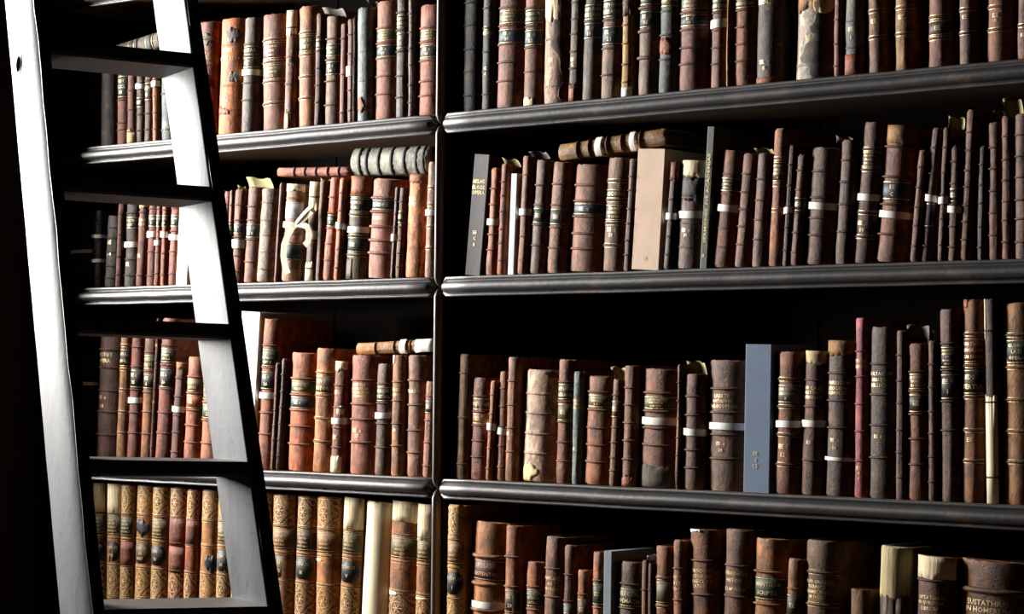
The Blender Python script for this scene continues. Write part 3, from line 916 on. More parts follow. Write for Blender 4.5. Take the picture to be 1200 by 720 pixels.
A2 = [
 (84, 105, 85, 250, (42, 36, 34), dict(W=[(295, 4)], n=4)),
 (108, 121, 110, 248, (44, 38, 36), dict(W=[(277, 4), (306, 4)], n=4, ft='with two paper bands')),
 (122.5, 135, 127, 254, (62, 58, 58), dict(n=5, T=[(284, 'EE'), (298, 'c 4')])),
 (136, 144, 140.5, 238, (92, 50, 40), dict(n=4)),
 (145.5, 158, 149.5, 237, (52, 47, 46), dict(W=[(287, 6.5)], n=5, L=[(254, 268, 'black', ['POLYB', 'HIST'])], T=[(310, 'EE', 4)])),
 (160, 171, 165, 236, (112, 58, 44), dict(n=2, P=[(236, 243.5, 'buff', -1, 1, 2, 'top')], T=[(258, 'VITAE', 3.5), (262.5, 'PATRUM', 3.5), (300, 'EE', 3.5)])),
 (171.5, 180, 175.5, 231, (112, 64, 52), dict(L=[(252, 266, 'teal', ['TOM', 'I'])], W=[(275, 7)], n=4)),
 (181, 188, 185.5, 230, (122, 70, 54), dict(L=[(252, 266, 'teal', ['TOM', 'II'])], W=[(285, 6)], n=4)),
 (188.5, 196, 192, 230, (132, 74, 54), dict(L=[(252, 266, 'teal', ['TOM', 'III'])], W=[(275, 7)], n=4)),
 (196.5, 205, 201.5, 230, (128, 70, 54), dict(L=[(252, 266, 'teal', ['TOM', 'IV'])], W=[(278.5, 6.5)], n=4)),
 (206, 222, 211.5, 226, (236, 230, 216), dict(k='box', d='cream-white board box')),
 H(224, 235, 229, 226), H(237, 248, 243, 222), H(249, 257.5, 255, 224),
 (258.5, 265.5, 264, 225, (142, 82, 60), dict(n=5, L=[(262, 273, 'teal', ['EE'])])),
 (266, 272, 270.5, 224, (122, 74, 58), dict(n=5, W=[(286, 10)], L=[(262, 274, 'teal', ['EE'])])),
 (272.5, 285, 277, 223, (118, 72, 56), dict(b=[240, 258, 278, 300, 318], L=[(262, 274, 'blue', ['EE c', '9'])], W=[(286, 10)], F=[(279, 288, 218, 'khaki', 2, 224)])),
 (285.5, 299, 292, 220, (124, 84, 72), dict(b=[242, 258, 281, 307], L=[(262, 279, 'blue', ['PHILO', 'EE 8'])], F=[(293, 321, 208, 'khaki', -2, 222)])),
 (300, 313, 307, 222, (136, 120, 114), dict(n=5, bp=.001, wear=.9, d='grey-brown mottled book with rounded spine')),
 (322, 328, 331, 215, (100, 62, 50), dict(n=0)),
 (328.5, 343, 335.5, 217, (148, 112, 100), dict(n=3, bp=.001, L=[(237, 256, 'bwhite', ['NOTAE']), (285, 305, 'blue', [])], P=[(217, 224, 'cream', -1, 1, 2, 'top')], W=[(264, 7)], extra=ribbon_bow, d='marbled book tied with cream ribbon', wear=1)),
 (357.5, 369, 364, 214, (92, 60, 50), dict(n=3, P=[(214, 247, 'cream', -1, 1, 5, 'top'), (309, 329, 'cream', -1, .6, 4, 'bottom')], W=[(276, 10)], ft='with torn cream head')),
 (370, 377, 376, 212, (104, 70, 54), dict(n=0, F=[(377, 389, 210, 'khaki', 1, 220)])),
 (378.5, 391, 388, 209, (168, 100, 76), dict(b=[231, 250, 268, 286, 305], L=[(252, 266, 'teal', ['EE c', '7'])])),
 (391.5, 400, 399.5, 209, (156, 96, 70), dict(W=[(265, 7)], n=5)),
 (403.5, 420, 411, 208, (88, 76, 66), dict(b=[229, 252, 277, 299], rules=1, P=[(208, 228, 'orange', -1, 1, 1, 'top'), (304, 328, 'ash', -1, 0, 3, 'bottom')], L=[(232, 249, 'black', ['HOMERI', 'ILIAS']), (278, 296, 'teal', ['EE'])], W=[(269.5, 7)])),
 (429.5, 451, 437, 211, (166, 112, 102), dict(b=[232, 248, 266, 282, 297], bp=.0045, bh=.007, L=[(234, 246, 'blue', ['ILIADOS'])], T=[(256, 'PARISIIS', 4)])),
 (457.5, 462, 464, 220, (84, 58, 52), dict(W=[(279, 8)], n=6)),
 (463.5, 470, 469, 221, (108, 74, 58), dict(L=[(247, 262, 'teal', ['EE'])], n=6)),
 (474.5, 495, 480.5, 206, (188, 118, 84), dict(n=0, T=[(233, 'BASILII'), (239, 'MAGNI')], P=[(206, 214, 'orange', -1, 1, 2, 'top')], wear=1.6, d='cracked orange-tan book with gilt title')),
 (497.5, 507, 502.5, 191, (164, 126, 114), dict(b=[220, 240, 266, 291], rules=1, W=[(249.5, 7)])),
]
row('A', 2, A2, 223, x_end=-.015)
lying(325, 201.7, 408.5, 200.8, 10.5, (156, 92, 70), 'slim reddish-brown book lying across the ribbon-tied book, second shelf', 'books lying flat on others',
      dict(b=[344, 356.5, 369.5, 383, 396], bcol=(96, 56, 44), bh=.006))
lying(412.5, 190, 501.5, 187, 32, (178, 180, 180), 'broad grey book with black strips lying flat beside the middle post', 'books lying flat on others',
      dict(b=[420, 428.5, 442.5, 457.5, 472.5, 486.5, 495], bcol=(14, 13, 13), bh=.0085, bp=.0016, wear=.25), D=.17)  # black strips mark the dark gaps between the grey segments

A3 = [
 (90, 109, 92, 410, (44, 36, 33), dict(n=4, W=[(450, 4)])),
 (112, 136, 118, 381, (82, 50, 40), dict(b=[410, 431, 458, 483, 510], T=[(416, 'ARISTOT', 4.5), (423, 'OPERA', 4.5), (466, 'EE  c', 4), (476, '24', 4)])),
 (137, 149, 143.5, 384, (146, 98, 58), dict(b=[405, 433, 457, 483, 508], rules=1, L=[(409, 430, 'black', ['CATULL', 'TIBULL'])])),
 (149.5, 164, 157, 382, (108, 60, 48), dict(b=[407, 430, 457, 484, 508], L=[(433, 455, 'black', ['EE c', '25'])], W=[(469.5, 6.5)])),
 (164.5, 176, 171, 384, (128, 84, 52), dict(b=[413, 435, 460, 483, 509], L=[(416, 433, 'green', ['OVIDII', 'FASTI']), (438, 456, 'black', ['EE', '6'])])),
 (176.5, 181.5, 185, 374, (96, 62, 48), dict(n=6, T=[(405, 'EE', 3), (472, 'c', 3)])),
 (182, 198, 192, 374, (122, 68, 54), dict(b=[405, 428, 456, 484, 508], L=[(408, 425, 'green', ['LUCRETII', 'DE RER', 'NATURA']), (432, 455, 'black', ['EE a', '26'])])),
 (200, 212, 208, 425, (98, 58, 46), dict(n=5, P=[(425, 432, 'tan', -1, 1, 2, 'top')], W=[(480, 6.5)])),
 (215.5, 233, 222, 419, (156, 92, 66), dict(b=[442, 461, 481, 499, 519], L=[(444, 459, 'olive', ['DIODORI', 'SICULI']), (463, 479, 'rust', ['EE'])])),
 (234, 252, 240, 419, (150, 90, 62), dict(b=[449, 472, 493, 520], L=[(452, 469, 'olive', ['DIODORI', 'SICULI']), (474, 491, 'green', ['EE a', '27'])])),
 H(256, 266, 262, 425),
 (273, 296, 283.5, 366, (240, 240, 238), dict(k='box', d='tall white board box leaning')),
 (301.5, 317, 309.5, 374, (146, 86, 60), dict(b=[405, 431, 461, 484, 509], L=[(409, 430, 'green', ['SCRIPTOR', 'HIST AUG', 'EDIT II']), (435, 457, 'black', ['EE c', '26'])], W=[(464, 7)])),
 (317.5, 323, 324, 426, (92, 60, 48), dict(n=6)),
 (323.5, 330, 331.5, 421, (78, 60, 50), dict(n=6)),
 (337.5, 364, 343, 414, (184, 106, 74), dict(b=[444, 463, 481, 500, 521], bp=.0035, L=[(446, 461, 'olive', ['SALLUSTII', 'CRISPI']), (465, 479, 'blue', ['EE c'])])),
 (366.5, 386, 372, 409, (168, 108, 70), dict(b=[437, 464, 491, 518], rules=1, L=[(440, 462, 'olive', ['LIVII', 'HISTOR'])])),
 (388.5, 405, 395, 424, (132, 84, 70), dict(b=[452, 478, 502, 525], P=[(424, 434, 'cream', -1, .9, 4, 'top'), (536, 558, 'cream', -1, .8, 3, 'bottom'), (476, 487, 'cream', 0, .8, 3, 'mid')], W=[(494, 7)], T=[(460, 'LIPSII', 4), (513, 'EE', 4)])),
 (409.5, 435, 412.5, 417, (160, 98, 84), dict(b=[446, 474, 492, 519], T=[(451.5, 'LEXICON', 3.4), (456, 'HOMERICUM', 3.4), (460.3, 'ET GRAECUM', 3.4), (464.6, 'CORNELII', 3.4), (505, 'EE  c'), (511.5, '37')])),
 (439.5, 457, 444, 427, (100, 74, 64), dict(b=[450, 473, 497, 525], L=[(453, 471, 'green', ['FRAGM', 'POETAR'])], W=[(487.5, 7)])),
 (458.5, 473, 461.5, 417, (146, 102, 74), dict(b=[448, 470, 497, 523], T=[(457, 'VIRGIL', 3.5), (463, 'CARM', 3.5), (505, 'EE', 3.5)], P=[(417, 426, 'cream', -1, -.3, 3, 'top')])),
 (476.5, 494, 478.5, 417, (134, 98, 84), dict(b=[446, 475, 505, 531], rules=0, T=[(459, 'STRABO', 4)], wear=1)),
 (495.5, 506, 500, 448, (146, 98, 84), dict(n=4, L=[(470, 485, 'teal', ['EE'])])),
]
row('A', 3, A3, 256, x_end=-.015)
lying(418, 409.5, 509, 404.5, 14, (156, 112, 72), 'tan book with white end lying flat on the third shelf near the post', 'books lying flat on others',
      dict(b=[439, 461, 480], W=[(472, 7)], P=[(486, 510, 'white', 'top', 'paper')], wear=.8))

G1, G2, G3 = (150, 104, 56), (146, 88, 54), (172, 114, 58)
def S(xl, xr, xt, yt, col, d, patch=None, **st):
    return (xl, xr, xt, yt, col, dict(k='set', n=0, set=st, P=patch or [], d=d, **({'ys': -.021} if xl == 525 else {})))
CT = lambda y0, y1: [(y0, y1, 'cream', -1, 1, 1.5, 'top')]
A4 = [
 S(110, 125, 108, 566, (112, 80, 48), 'gilt book with faded buff head', [(566, 602, 'buff', -1, 1, 1.5, 'top')], oval=['TOMUS', 'IX'], bald=1),
 S(125.5, 141, 127, 567, G1, 'gilt book with pale cream head', CT(567, 603), oval=['TOMUS', 'VIII'], bald=1),
 S(141.5, 157, 144, 568, G1, 'gilt book with red lower panel', [(636, 665, (128, 70, 50), -1, 1, .4, 'mid', 'leather')], tc='green'),
 S(158, 176, 162, 568, G3, 'gilt orange book with blue-black stain', [(610, 626, 'black', -.7, .8, 9, 'mid', 'label')], title=0, oval=['TOMUS', 'VII', 'HIST'], oc='umber'),
 S(177, 196, 181, 570, G1, 'gilt book with black oval label', oval=['TOMUS', 'IV']),
 S(196.5, 214, 200.5, 571, (140, 78, 58), 'gilt book with bare red middle', [(607, 640, (128, 70, 50), -1, 1, .4, 'mid', 'leather'), (642, 672, (128, 70, 50), -1, 1, .4, 'mid', 'leather')], title=0),
 S(216, 232.5, 221.5, 574, (150, 84, 62), 'gilt reddish book without title labels', [(609, 640, (128, 70, 50), -1, 1, .4, 'mid', 'leather')], title=0),
 S(233, 251, 238, 574, G3, 'gilt orange book with black torn patch', [(652, 670, 'black', 0, .95, 10, 'mid', 'label')], title=0),
 S(253, 269, 257, 574, G1, 'gilt book with blue-black numbered label', oval=['TOMUS', 'VI'], oc='blue'),
 S(271, 286, 275.5, 576, G2, 'gilt book half hidden by ladder rail'),
 H(288, 303, 292, 577),
 S(304.5, 319, 308, 578, G1, 'gilt book dark with gold diamonds'),
 S(320, 345.5, 322, 579, (168, 106, 62), 'gilt book with olive oval label', oval=['TOMUS', 'VII'], oc='olive', tc='tobacco'),
 S(346.5, 370, 351, 581, G2, 'gilt book with teal oval label', oval=['TOMUS', 'III'], oc='teal', tc='dark'),
 S(371.5, 398, 373.5, 582, (186, 118, 60), 'gilt orange book with small tear', [(656, 659, 'white', -1, -.1, 1, 'mid', 'paper')], oval=None, tc='tobacco'),
 S(399.5, 423, 405.5, 583, (160, 112, 66), 'gilt book with cream head, black oval', CT(583, 621), oval=['TOMUS', 'V'], bald=1),
 (424, 450, 430, 588, (232, 216, 180), dict(k='vellum', n=0, d='bare cream book without leather')),
 S(455.5, 484, 460.5, 587, (164, 104, 64), 'gilt book with short cream head', [(587, 612, 'cream', -1, 1, 1.5, 'top'), (694, 700, 'cream', -1, 0, 1, 'mid')], bald=1),
 S(486.5, 503, 490, 591, (160, 106, 68), 'gilt narrow book with long cream head', [(591, 634, 'cream', -1, 1, 1.5, 'top'), (701, 704, 'cream', -1, .6, 1, 'mid')], bald=1),
]
row('A', 4, A4, 272, yb=715, x_end=-.015)

B1 = [
 (541, 559, 543, -16, (24, 22, 22), dict(n=5, d='black ribbed book in post shadow')),  # shadow of the post is put into this book's colour
 (565, 577, 567, -12, (58, 58, 62), dict(n=5, T=[(33, 'EE', 4), (39, 'VITAE', 4), (80, 'c', 4), (86, '3', 4)])),
 (580.5, 604, 585, -30, (126, 80, 68), dict(b=[8, 30, 52, 73, 95], L=[(12, 28, 'olive', ['STEPHANI', 'THESAURUS', 'GRAECUS']), (34, 51, 'blue', ['EE  c', '20'])])),
 (613, 628, 615.5, -22, (120, 78, 62), dict(b=[9, 31, 56, 84], L=[(11, 28, 'blue', ['THESAUR', 'GRAECUS']), (35, 54, 'blue', ['EE  c', '22'])], P=[(115, 121, 'cream', -1, .3, 3, 'bottom')])),
 (637, 662, 639, -34, (166, 134, 124), dict(n=3, bp=.001, P=[(-40, 22, 'cream', -1, .35, 7, 'top'), (-10, 128, (112, 84, 76), .3, 1, 0, 'right', 'leather')], T=[(70, 'EE')], wear=1.5, d='thick pale book with torn cream head')),
 (666, 676, 670, -18, (88, 70, 60), dict(n=6, T=[(70, 'EE', 4), (76, 'c', 4)], P=[(98, 118, 'rust', -1, .2, 4, 'bottom')], wear=1)),
 (681, 695, 685, -20, (88, 80, 76), dict(b=[25], L=[(5, 24, 'blue', ['SCAPULAE', 'LEXICON']), (27, 46, 'blue', ['EE c', '19'])])),
 (703, 719, 707, -26, (116, 88, 74), dict(b=[24, 57, 88], L=[(-1, 21, 'blue', ['STEPHANI', 'THESAUR']), (31, 53, 'blue', ['EE  c', '21'])])),
 (728, 736, 730, -14, (164, 130, 76), dict(n=5, P=[(103, 110, 'white', -1, 1, 2, 'bottom', 'paper'), (-14, 18, 'umber', -1, 1, 4, 'top')])),
 (746.5, 762, 750, -24, (116, 94, 86), dict(b=[9, 37, 68], bp=.0045, bh=.007, L=[(-10, 6, 'green', ['EUSEBII']), (13, 33, 'teal', ['EE  c', '15'])])),
 (771, 787, 775, -19, (88, 92, 96), dict(b=[13, 41, 70], L=[(-8, 8, 'olive', ['CHRON'])], P=[(45, 64, 'rust', -.9, .6, 4, 'mid')], T=[(50, 'EE', 4), (57, '16', 4)])),
 (794, 816, 797, -32, (122, 76, 68), dict(b=[15, 35, 56, 75], L=[(-8, 12, 'olive', ['HESYCHII', 'LEXICON', 'GRAECUM']), (18, 31, 'teal', ['EE  c', '14'])])),
 (833, 848, 835.5, -28, (114, 72, 58), dict(b=[15, 36, 56, 75], L=[(-6, 13, 'green', ['SUIDAE', 'LEXICON'])], W=[(28, 10)])),
 (851.5, 856, 852.3, -20, (170, 130, 96), dict(n=0, d='very thin tan pamphlet')),
 (858.5, 877, 860, -26, (140, 82, 54), dict(b=[12, 32, 52, 72], L=[(-8, 10, 'olive', ['ETYMOL', 'MAGNUM'])], wear=.9)),
 (887, 917, 889, -24, (86, 72, 74), dict(k='leather', n=0, x=1, T=[(0.5, 'BIBLE', 7), (72, 'EE. c', 4.5), (79.5, '8', 5.5)], P=[(90, 98, 'rust', -1, 1, 1, 'bottom'), (50, 56, 'rust', .6, .95, 3, 'mid')], d='thick dark book lettered BIBLE', wear=.5)),
 (931, 962, 934, -22, (172, 162, 164), dict(n=2, bp=.001, P=[(-30, 12, 'tan', -1, .4, 6, 'top'), (-6, 18, 'buff', .1, .9, 5, 'mid'), (12, 92, (84, 72, 70), .0, 1, 3, 'right', 'leather')], T=[(44, 'EE')], wear=1.4, d='thick pale grey tattered book')),
 (977, 983, 978, -16, (124, 80, 78), dict(n=4)),
 (989.5, 1004, 991, -28, (96, 98, 104), dict(b=[25, 56], bp=.001, T=[(34.5, 'EE', 5), (44, '1', 4.5)], P=[(64, 88, 'rust', -1, 1, 1, 'bottom')])),
 (1018, 1032, 1017, -30, (128, 90, 76), dict(b=[13, 44], rules=1, T=[(25, 'EE', 5)])),
 (1049, 1064, 1049, -25, (148, 108, 68), dict(b=[9, 40], rules=1, T=[(20, 'EE', 5)])),
 (1087.5, 1106, 1088.5, -30, (122, 84, 70), dict(b=[20, 45], rules=1, L=[(24, 42, 'umber', ['EE'])])),
 (1124, 1138, 1124, -24, (110, 82, 82), dict(b=[11, 39], rules=1, T=[(20, 'EE', 4.5)])),
 (1156, 1176, 1157, -30, (132, 88, 66), dict(b=[8, 35], rules=1, T=[(18, 'EE', 5), (24, 'c', 4)])),
 (1192, 1205, 1193, -26, (110, 74, 66), dict(b=[30], rules=1, T=[(41, 'EE', 4)])),
]
row('B', 1, B1, ym=0)

B2 = [
 (545, 566, 556.5, 182, (54, 52, 52), dict(k='cloth', x=1, T=[(212.5, 'ABELARD', 4.6), (219.5, 'ELOISE', 4.6), (226.5, 'OPERA', 4.6), (273, 'EE', 4), (280, 'C', 4), (287, '8', 4)], d='leaning black cloth book lettered OPERA')),
 (569.5, 581, 576, 198, (166, 92, 58), dict(b=[221, 240, 275, 293], W=[(260.5, 7.5)])),
 (582.4, 588, 588, 193, (134, 80, 58), dict(n=6, F=[(592, 611, 186, 'khaki', -1, 196)])),
 (595, 602.5, 599.5, 204, (204, 210, 216), dict(k='box', d='thin pale grey board box')),
 (606, 614, 613, 184, (122, 78, 52), dict(n=5, bp=.001, W=[(249, 7.5)], F=[(625, 645, 177, 'ash', -3, 186)])),
 (620, 632, 628.5, 189, (104, 84, 76), dict(b=[217, 241, 264, 288], L=[(244, 262, 'teal', ['EE'])])),
 (640, 655.5, 648.5, 191, (126, 84, 62), dict(b=[216, 241, 267, 291], L=[(245, 264, 'teal', ['EE'])])),
 (666, 695, 673.5, 195, (134, 88, 68), dict(b=[217, 236, 254, 274, 292], L=[(238.5, 252, 'blue', ['EE  c'])])),
 (705.5, 726, 713, 187, (112, 80, 64), dict(b=[212, 235, 262, 288], rules=1, L=[(222, 233, 'umber', ['ASCONII']), (240, 259, 'umber', ['PEDIANI', 'COMMENT', 'IN CICER'])], T=[(269.5, 'EE  c', 4.4), (275.5, '20', 4.4)])),
 (730.5, 738, 738.5, 187, (88, 58, 48), dict(n=6)),
 (740, 772.5, 748, 176, (212, 186, 164), dict(k='box', x=1, T=[(303, 'EE', 4)], d='beige cloth-grained board box')),
 (778, 786, 787, 191, (66, 50, 46), dict(n=5, P=[(191, 212, 'rust', -1, 1, 3, 'top', 'leather')], W=[(254, 7.5)])),
 (792.5, 818, 800, 190, (110, 88, 84), dict(b=[213, 232, 262, 290], bp=.0012, P=[(190, 207, 'cream', -1, 1, 3, 'top'), (207, 236, 'dark', -1, .95, 5, 'mid', 'leather')], T=[(270, 'EE  c', 4), (276, '30', 4)], W=[(252, 8.5)])),
 (820, 826, 829.5, 149, (70, 76, 62), dict(k='cloth', VT=[(180, 240, 'IVE ACADEMIAE'), (245, 285, 'SERMONES')], T=[(300, 'A', 4)], d='slim green book with vertical title')),
 (835, 854, 848, 178, (120, 72, 50), dict(b=[204, 228, 268, 290], bp=.001, L=[(208, 225, 'dark', ['LUCIANI', 'OPERA', 'GRAECE'])], W=[(244.5, 8)])),
 (860.5, 874.5, 871.5, 181, (108, 70, 60), dict(b=[204, 226, 246, 266, 287])),
 (881.5, 899, 889, 181, (102, 68, 60), dict(b=[210, 235, 258, 281], F=[(887, 908, 173, 'khaki', -1, 183)])),
 (900, 912, 908, 152, (152, 94, 62), dict(b=[186, 217, 247], bp=.001, rules=1, L=[(189, 214, 'maroon', ['DIONIS', 'HALIC', 'SCRIPTA', 'II'])])),
 (917, 924, 925.5, 171, (76, 50, 42), dict(n=5, W=[(247, 7.5)])),
 (925.5, 935, 935, 182, (98, 60, 48), dict(n=5, L=[(232, 248, 'black', ['EE'])])),
 (943, 964, 951.5, 175, (98, 70, 60), dict(b=[201, 232, 256, 276], W=[(242, 8)])),
 (978, 991, 987, 165, (90, 66, 60), dict(b=[188, 214, 240, 272], F=[(980, 1000, 160, 'ash', 2, 168)])),
 (999, 1015.5, 1013, 145, (92, 64, 56), dict(b=[175, 200, 250, 278], rules=1, L=[(178, 197, 'umber', ['PAUSAN', 'GRAEC', 'DESCR'])], T=[(262, 'EE  c', 4.4), (270, '18', 4.4)], W=[(232, 8)])),
 (1026, 1049, 1039, 149, (112, 74, 58), dict(b=[172, 208, 240, 275], bp=.004, P=[(149, 168, 'tan', -1, 1, 2, 'top', 'leather')], L=[(213, 235, 'blue', ['EE', 'c'])], W=[(252, 8)], wear=.8)),
 (1066.5, 1074, 1077, 177, (100, 64, 52), dict(n=5)),
 (1078.5, 1086, 1093, 151, (94, 62, 54), dict(n=5, L=[(238, 267, 'blue', [])], W=[(233, 8)])),
 (1098.5, 1105, 1106, 150, (88, 54, 46), dict(n=5, W=[(235.5, 8)], F=[(1111, 1130, 137, 'khaki', 3, 152)])),
 (1110.5, 1120, 1114.5, 172, (98, 64, 52), dict(n=5, L=[(221, 237, 'teal', ['EE'])], W=[(246, 8)])),
 (1124.5, 1133, 1133.5, 130, (106, 70, 56), dict(n=7)),
 (1145, 1151, 1148, 172, (56, 48, 48), dict(n=5)),
 (1158.5, 1171.5, 1158.5, 145, (106, 68, 60), dict(b=[173, 198, 224, 250, 276])),
 (1174, 1183, 1174, 137, (104, 64, 48), dict(n=6, F=[(1168, 1180, 130, 'ash', -2, 140), (1178, 1200, 116, 'khaki', -1, 137)], ft='with loose khaki flap')),
 (1189, 1203, 1189, 135, (94, 68, 58), dict(n=6)),
]
row('B', 2, B2)
lying(655, 179.2, 779, 160.2, 19.5, (148, 114, 82), 'brown book with two paper bands lying across books and beige box', 'books lying flat on others',
      dict(b=[676, 690, 711, 728, 750], bp=.004, W=[(701, 7), (741, 6)], wear=1))

B3 = [
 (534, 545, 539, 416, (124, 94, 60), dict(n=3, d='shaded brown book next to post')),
 (551, 567, 555, 443, (120, 74, 64), dict(b=[465, 483, 499, 517, 536], L=[(467, 481, 'green', ['AUSONII']), (485, 497, 'tan', ['EE'])])),
 (569, 575.5, 576, 447, (148, 96, 64), dict(n=5, W=[(500.5, 8)])),
 (582, 589, 586, 436, (140, 92, 66), dict(n=5, W=[(505.5, 8)])),
 (592.5, 607, 597, 419, (136, 94, 74), dict(b=[447, 475, 502, 530], T=[(509, 'EE  c', 4), (515, '9', 4)], wear=.9)),
 (611.5, 647, 617, 434, (196, 168, 162), dict(b=[462, 485, 509, 532], bp=.0016, P=[(545, 565, 'cream', -.8, .2, 8, 'mid', 'leather'), (434, 442, 'ash', .3, 1, 4, 'mid', 'leather')], wear=1.2, d='thick pale pinkish book, cracked')),
 (651.5, 666, 655.5, 422, (128, 80, 60), dict(b=[448, 471, 495, 519, 541], L=[(450, 469, 'teal', ['APPIANI', 'ALEXAND']), (473, 494, 'olive', ['EE'])])),
 (670, 681, 673.5, 436, (118, 128, 138), dict(n=0, T=[(470, 'ELEGANT', 3.2), (474, 'LATINAE', 3.2), (478, 'VALLAE', 3.2), (527, 'EE', 3.4)], wear=.2, d='slate-blue book with small gilt title')),
 (684.5, 711, 690, 441, (140, 90, 66), dict(b=[460, 481, 502, 522, 542], L=[(463, 478, 'olive', ['PHALARIDIS', 'EPISTOLAE', 'L. B.'])])),
 (714, 724.5, 719.5, 445, (114, 80, 60), dict(n=6, L=[(470, 490, 'olive', ['EE'])], F=[(722, 738, 430, 'khaki', -4, 447)])),
 (728.5, 744, 732.5, 429, (128, 86, 70), dict(b=[455, 475, 496, 517, 539], P=[(560, 576, 'rust', -1, .6, 4, 'bottom', 'leather')])),
 (749, 780, 753, 433, (124, 80, 62), dict(b=[461, 482.5, 502, 522], wob=.0006, L=[(465, 480, 'olive', ['CATALOGUS', 'SCRIPTORUM', 'CUM VITIS'])], W=[(494, 8.5)], P=[(546, 575, 'ash', -1, 1, 4, 'bottom', 'sections')])),
 (792, 799, 795, 428, (98, 60, 42), dict(n=6)),
 (801, 821, 803, 439, (110, 80, 72), dict(b=[465, 487, 528, 549], W=[(507, 8)], F=[(808, 829, 423, 'khaki', -1, 442)])),
 (828.5, 862, 830.5, 423, (104, 74, 60), dict(b=[456, 484, 510, 538], T=[(464.5, 'LAERTII', 4.4), (470.5, 'ANTIQUAE', 4.4), (476.5, 'PHILOSOPHIA', 4.4), (520.5, 'EE  c', 4), (528, '24', 4)], W=[(500, 8)])),
 (871, 902, 874, 404, (104, 120, 142), dict(k='box', x=1, T=[(532, 'EE', 4.2), (539.5, 'd', 4.2), (547, '13', 5)], d='large slate-blue board box with shelfmark')),
 (907.5, 932, 912, 413, (124, 76, 56), dict(b=[445, 477, 510, 545], rules=1, L=[(451, 473, 'grey', ['CHRONICI', 'CANONES', 'II'])], W=[(497.5, 8)], T=[(524, 'EE c', 5), (533.5, '12', 5)])),
 (938.5, 961, 945, 412, (102, 68, 58), dict(b=[446, 477, 540], P=[(412, 426, 'buff', -1, 1, 3, 'top')], T=[(455, 'DIO CASS', 4), (460.5, 'HISTOR', 4), (466, 'ROMANAE', 4), (519, 'EE', 4)], W=[(497, 8)])),
 (967, 994, 971, 400, (84, 66, 60), dict(b=[438, 470, 502], P=[(400, 416, 'tan', -1, .9, 4, 'top', 'leather')], T=[(449, 'HOMERICUM', 4.2), (455.5, 'LEXICON', 4.2), (461, 'SCHOLIIS', 4.2), (516.5, 'EE  c', 4), (525.5, '10', 4)], W=[(538.5, 4)], d='thick dark-brown book with tan head')),
 (1001.5, 1014.5, 1003, 373, (172, 96, 108), dict(b=[412, 442, 474, 506, 541], T=[(423.5, 'EUTHYMII', 4), (430, 'ZIGABENI', 4), (549, 'EE', 4), (555, 'd', 4), (562, '9', 4)], wear=.2, d='tall crimson-pink book')),
 (1017.5, 1039, 1020, 384, (84, 70, 66), dict(b=[427, 463, 499, 537], T=[(438.5, 'MULTARUM', 4.2), (445.5, 'ARISTO', 4.2), (452, 'BELLICA', 4.2), (512, 'EE c', 4)])),
 (1050, 1059, 1051, 388, (84, 60, 54), dict(n=6)),
 (1064, 1081, 1064, 403, (118, 74, 54), dict(b=[436, 459, 486, 515, 545], L=[(438, 457, 'olive', ['RHETOR', 'GRAECI', 'EX REC']), (462, 484, 'dark', ['EE'])], F=[(1062, 1088, 381, 'ash', 3, 404)])),
 (1088, 1095, 1088, 400, (84, 52, 42), dict(n=6, F=[(1094, 1101, 388, 'ash', 1, 402)], ft='with raised bands')),
 (1102.5, 1119, 1101, 363, (86, 62, 60), dict(b=[403, 434, 471, 505], L=[(406, 432, 'black', ['CLEMENTIS', 'ALEXAND', 'ET', 'ROMANI', 'EPIST']), (438, 469, 'black', ['EE 4', '1'])])),
 (1128, 1149, 1129.5, 352, (126, 82, 54), dict(b=[392, 429, 466, 505, 541], rules=1, L=[(396, 426, 'red', ['MARTIALIS', 'EPIGRAM', 'CUM NOTIS']), (433, 463, 'dark', ['EDIT', 'TERTIA'])], T=[(516, 'EE', 5)], P=[(352, 360, 'orange', -1, -.4, 3, 'top', 'leather')])),
 (1157, 1168, 1153.5, 351, (62, 44, 34), dict(n=3, P=[(465, 592, 'cream', -1, .8, 3, 'bottom', 'vellum'), (351, 398, 'cream', -1, -.7, 3, 'top', 'vellum')], d='dark book stripped to cream below')),
 (1176, 1203, 1175, 356, (154, 104, 60), dict(b=[393, 431, 469, 506, 542], rules=1, L=[(398, 427, 'green', ['GLORIA', 'LATI', 'OPERA'])])),
]
row('B', 3, B3)

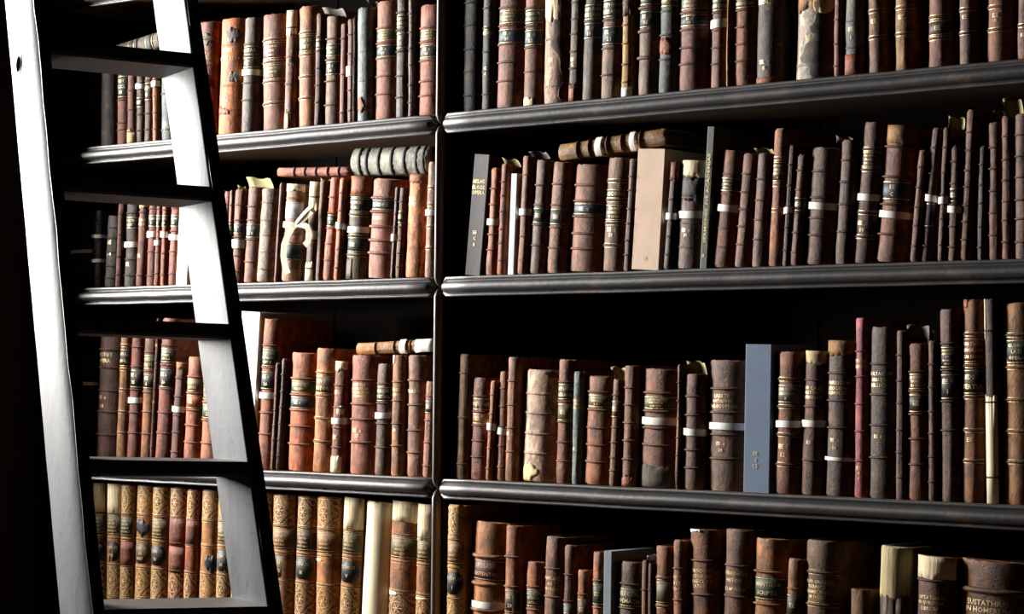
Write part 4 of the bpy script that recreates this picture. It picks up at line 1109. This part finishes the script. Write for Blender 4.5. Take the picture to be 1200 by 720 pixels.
B4 = [
 S(525, 548, 527, 592, (196, 138, 76), 'bright gilt tan book', oval=['TOMUS', 'I'], tc='tobacco'),
 (553, 588, 557.5, 611, (168, 114, 78), dict(b=[653, 685.5, 716.5, 748], bp=.0055, bh=.0095, wob=.0008, L=[(656.5, 681, 'maroon', ['STOBAEI', 'SENTENTIA'])], W=[(710, 7.5)], d='thick tan book lettered STOBAEI')),
 (591, 604, 592.5, 616, (152, 98, 72), dict(b=[653, 688, 722, 750], bp=.004, L=[(691, 719, 'black', ['EE c', '28'])])),
 (616.5, 630, 617.5, 658, (162, 94, 58), dict(b=[688, 715, 742], L=[(691, 712, 'green', ['AUCTORES', 'VETERES', 'LATINI'])])),
 (637, 652.5, 639.5, 629, (122, 86, 70), dict(b=[667, 700, 732], T=[(678, 'FAMILIAE', 4), (684.5, 'AB', 4), (691, 'URSINO', 4)])),
 (660, 668.5, 662, 639, (118, 76, 62), dict(b=[674, 705, 738], L=[(708, 734, 'green', ['EE'])])),
 (676.5, 686, 677, 668, (148, 94, 60), dict(b=[697, 735], L=[(702, 728, 'umber', ['EE'])])),
 (694.5, 705.5, 695.5, 647, (152, 96, 58), dict(b=[681, 713, 745], L=[(684, 710, 'green', ['EE'])])),
 (707, 723, 708, 646, (128, 138, 144), dict(k='box', x=1, d='grey board box')),
 (725, 750, 727.5, 658, (96, 72, 62), dict(b=[685.5, 714, 740], L=[(690, 712, 'green', ['SELECTA', 'POEMATA'])])),
 (752, 759, 753, 657, (104, 72, 52), dict(b=[692, 730])),
 (760, 766, 760.5, 661, (84, 52, 44), dict(b=[692, 730], F=[(757, 770, 650, 'bwhite', 4, 660)])),
 (767.5, 782, 768.5, 640, (130, 82, 56), dict(b=[678, 711, 742], rules=1, L=[(682, 708, 'olive', [])])),
 (789, 801, 789.5, 633, (130, 88, 64), dict(b=[667, 704, 738], T=[(677, 'HIST', 3.6), (684, 'BYZ', 3.6), (691, 'SCRIPT', 3.6)])),
 (810, 842, 809.5, 620, (124, 78, 52), dict(b=[658, 698, 735], T=[(670, 'HERODOTI', 4.4), (676.5, 'HISTORIAE', 4.4), (682.5, 'GRAECE ET', 4.4), (688, 'LATINE', 4)], P=[(620, 625, 'white', -.9, 0, 2, 'top', 'sections')])),
 (848.5, 878, 851.5, 620, (108, 74, 58), dict(b=[664, 700, 735], T=[(673, 'HERODOTI', 4.4), (681, 'HISTOR', 4.4), (691.5, 'EX MUSEO', 4.4)], wear=.4)),
 (883, 913, 885, 631, (152, 104, 64), dict(b=[671, 709, 745], bp=.0045, L=[(677, 704, 'green', ['MANTISSA', 'SCRIPTA'])], d='brown book with green MANTISSA label')),
 (922.5, 939, 925, 655, (142, 92, 56), dict(b=[691, 730], L=[(697, 724, 'dark', ['EE'])])),
 (944.5, 985, 947, 633, (108, 80, 58), dict(b=[672, 710, 745], x=1, rules=1, T=[(683, 'BIBLIO GRAECA', 4.2), (689, 'FABRICII', 4.2), (695, 'HAMBURGI', 4.2), (701, 'M DCC', 4.2)])),
 (997.5, 1022, 997.5, 690, (110, 76, 52), dict(n=0, x=1, d='short brown book with flared head')),
 (1030.5, 1065, 1033, 640, (182, 166, 128), dict(k='block', n=0, x=1, P=[(700, 850, 'umber', -.6, 1, 6, 'bottom', 'leather')], d='coverless book showing cream sections')),
 (1076, 1126, 1078, 651, (88, 60, 46), dict(b=[682, 730], x=1, P=[(651, 680, 'cream', -1, .95, 3, 'top')], T=[(702, 'OPTATIANI', 4.4), (708.5, 'IN QUINTUM', 4.4), (715, 'LIBRUM', 4.4)], d='thick dark-brown book with bared sections')),
 (1129, 1216, 1131, 655, (104, 68, 46), dict(b=[695, 740], bp=.006, bh=.010, x=1, T=[(709, 'EUSTATHIUS', 6.5), (717.5, 'IN HOMERUM', 6.5)], wear=.9, d='very thick book lettered EUSTATHIUS')),
]
row('B', 4, B4, yb=720)
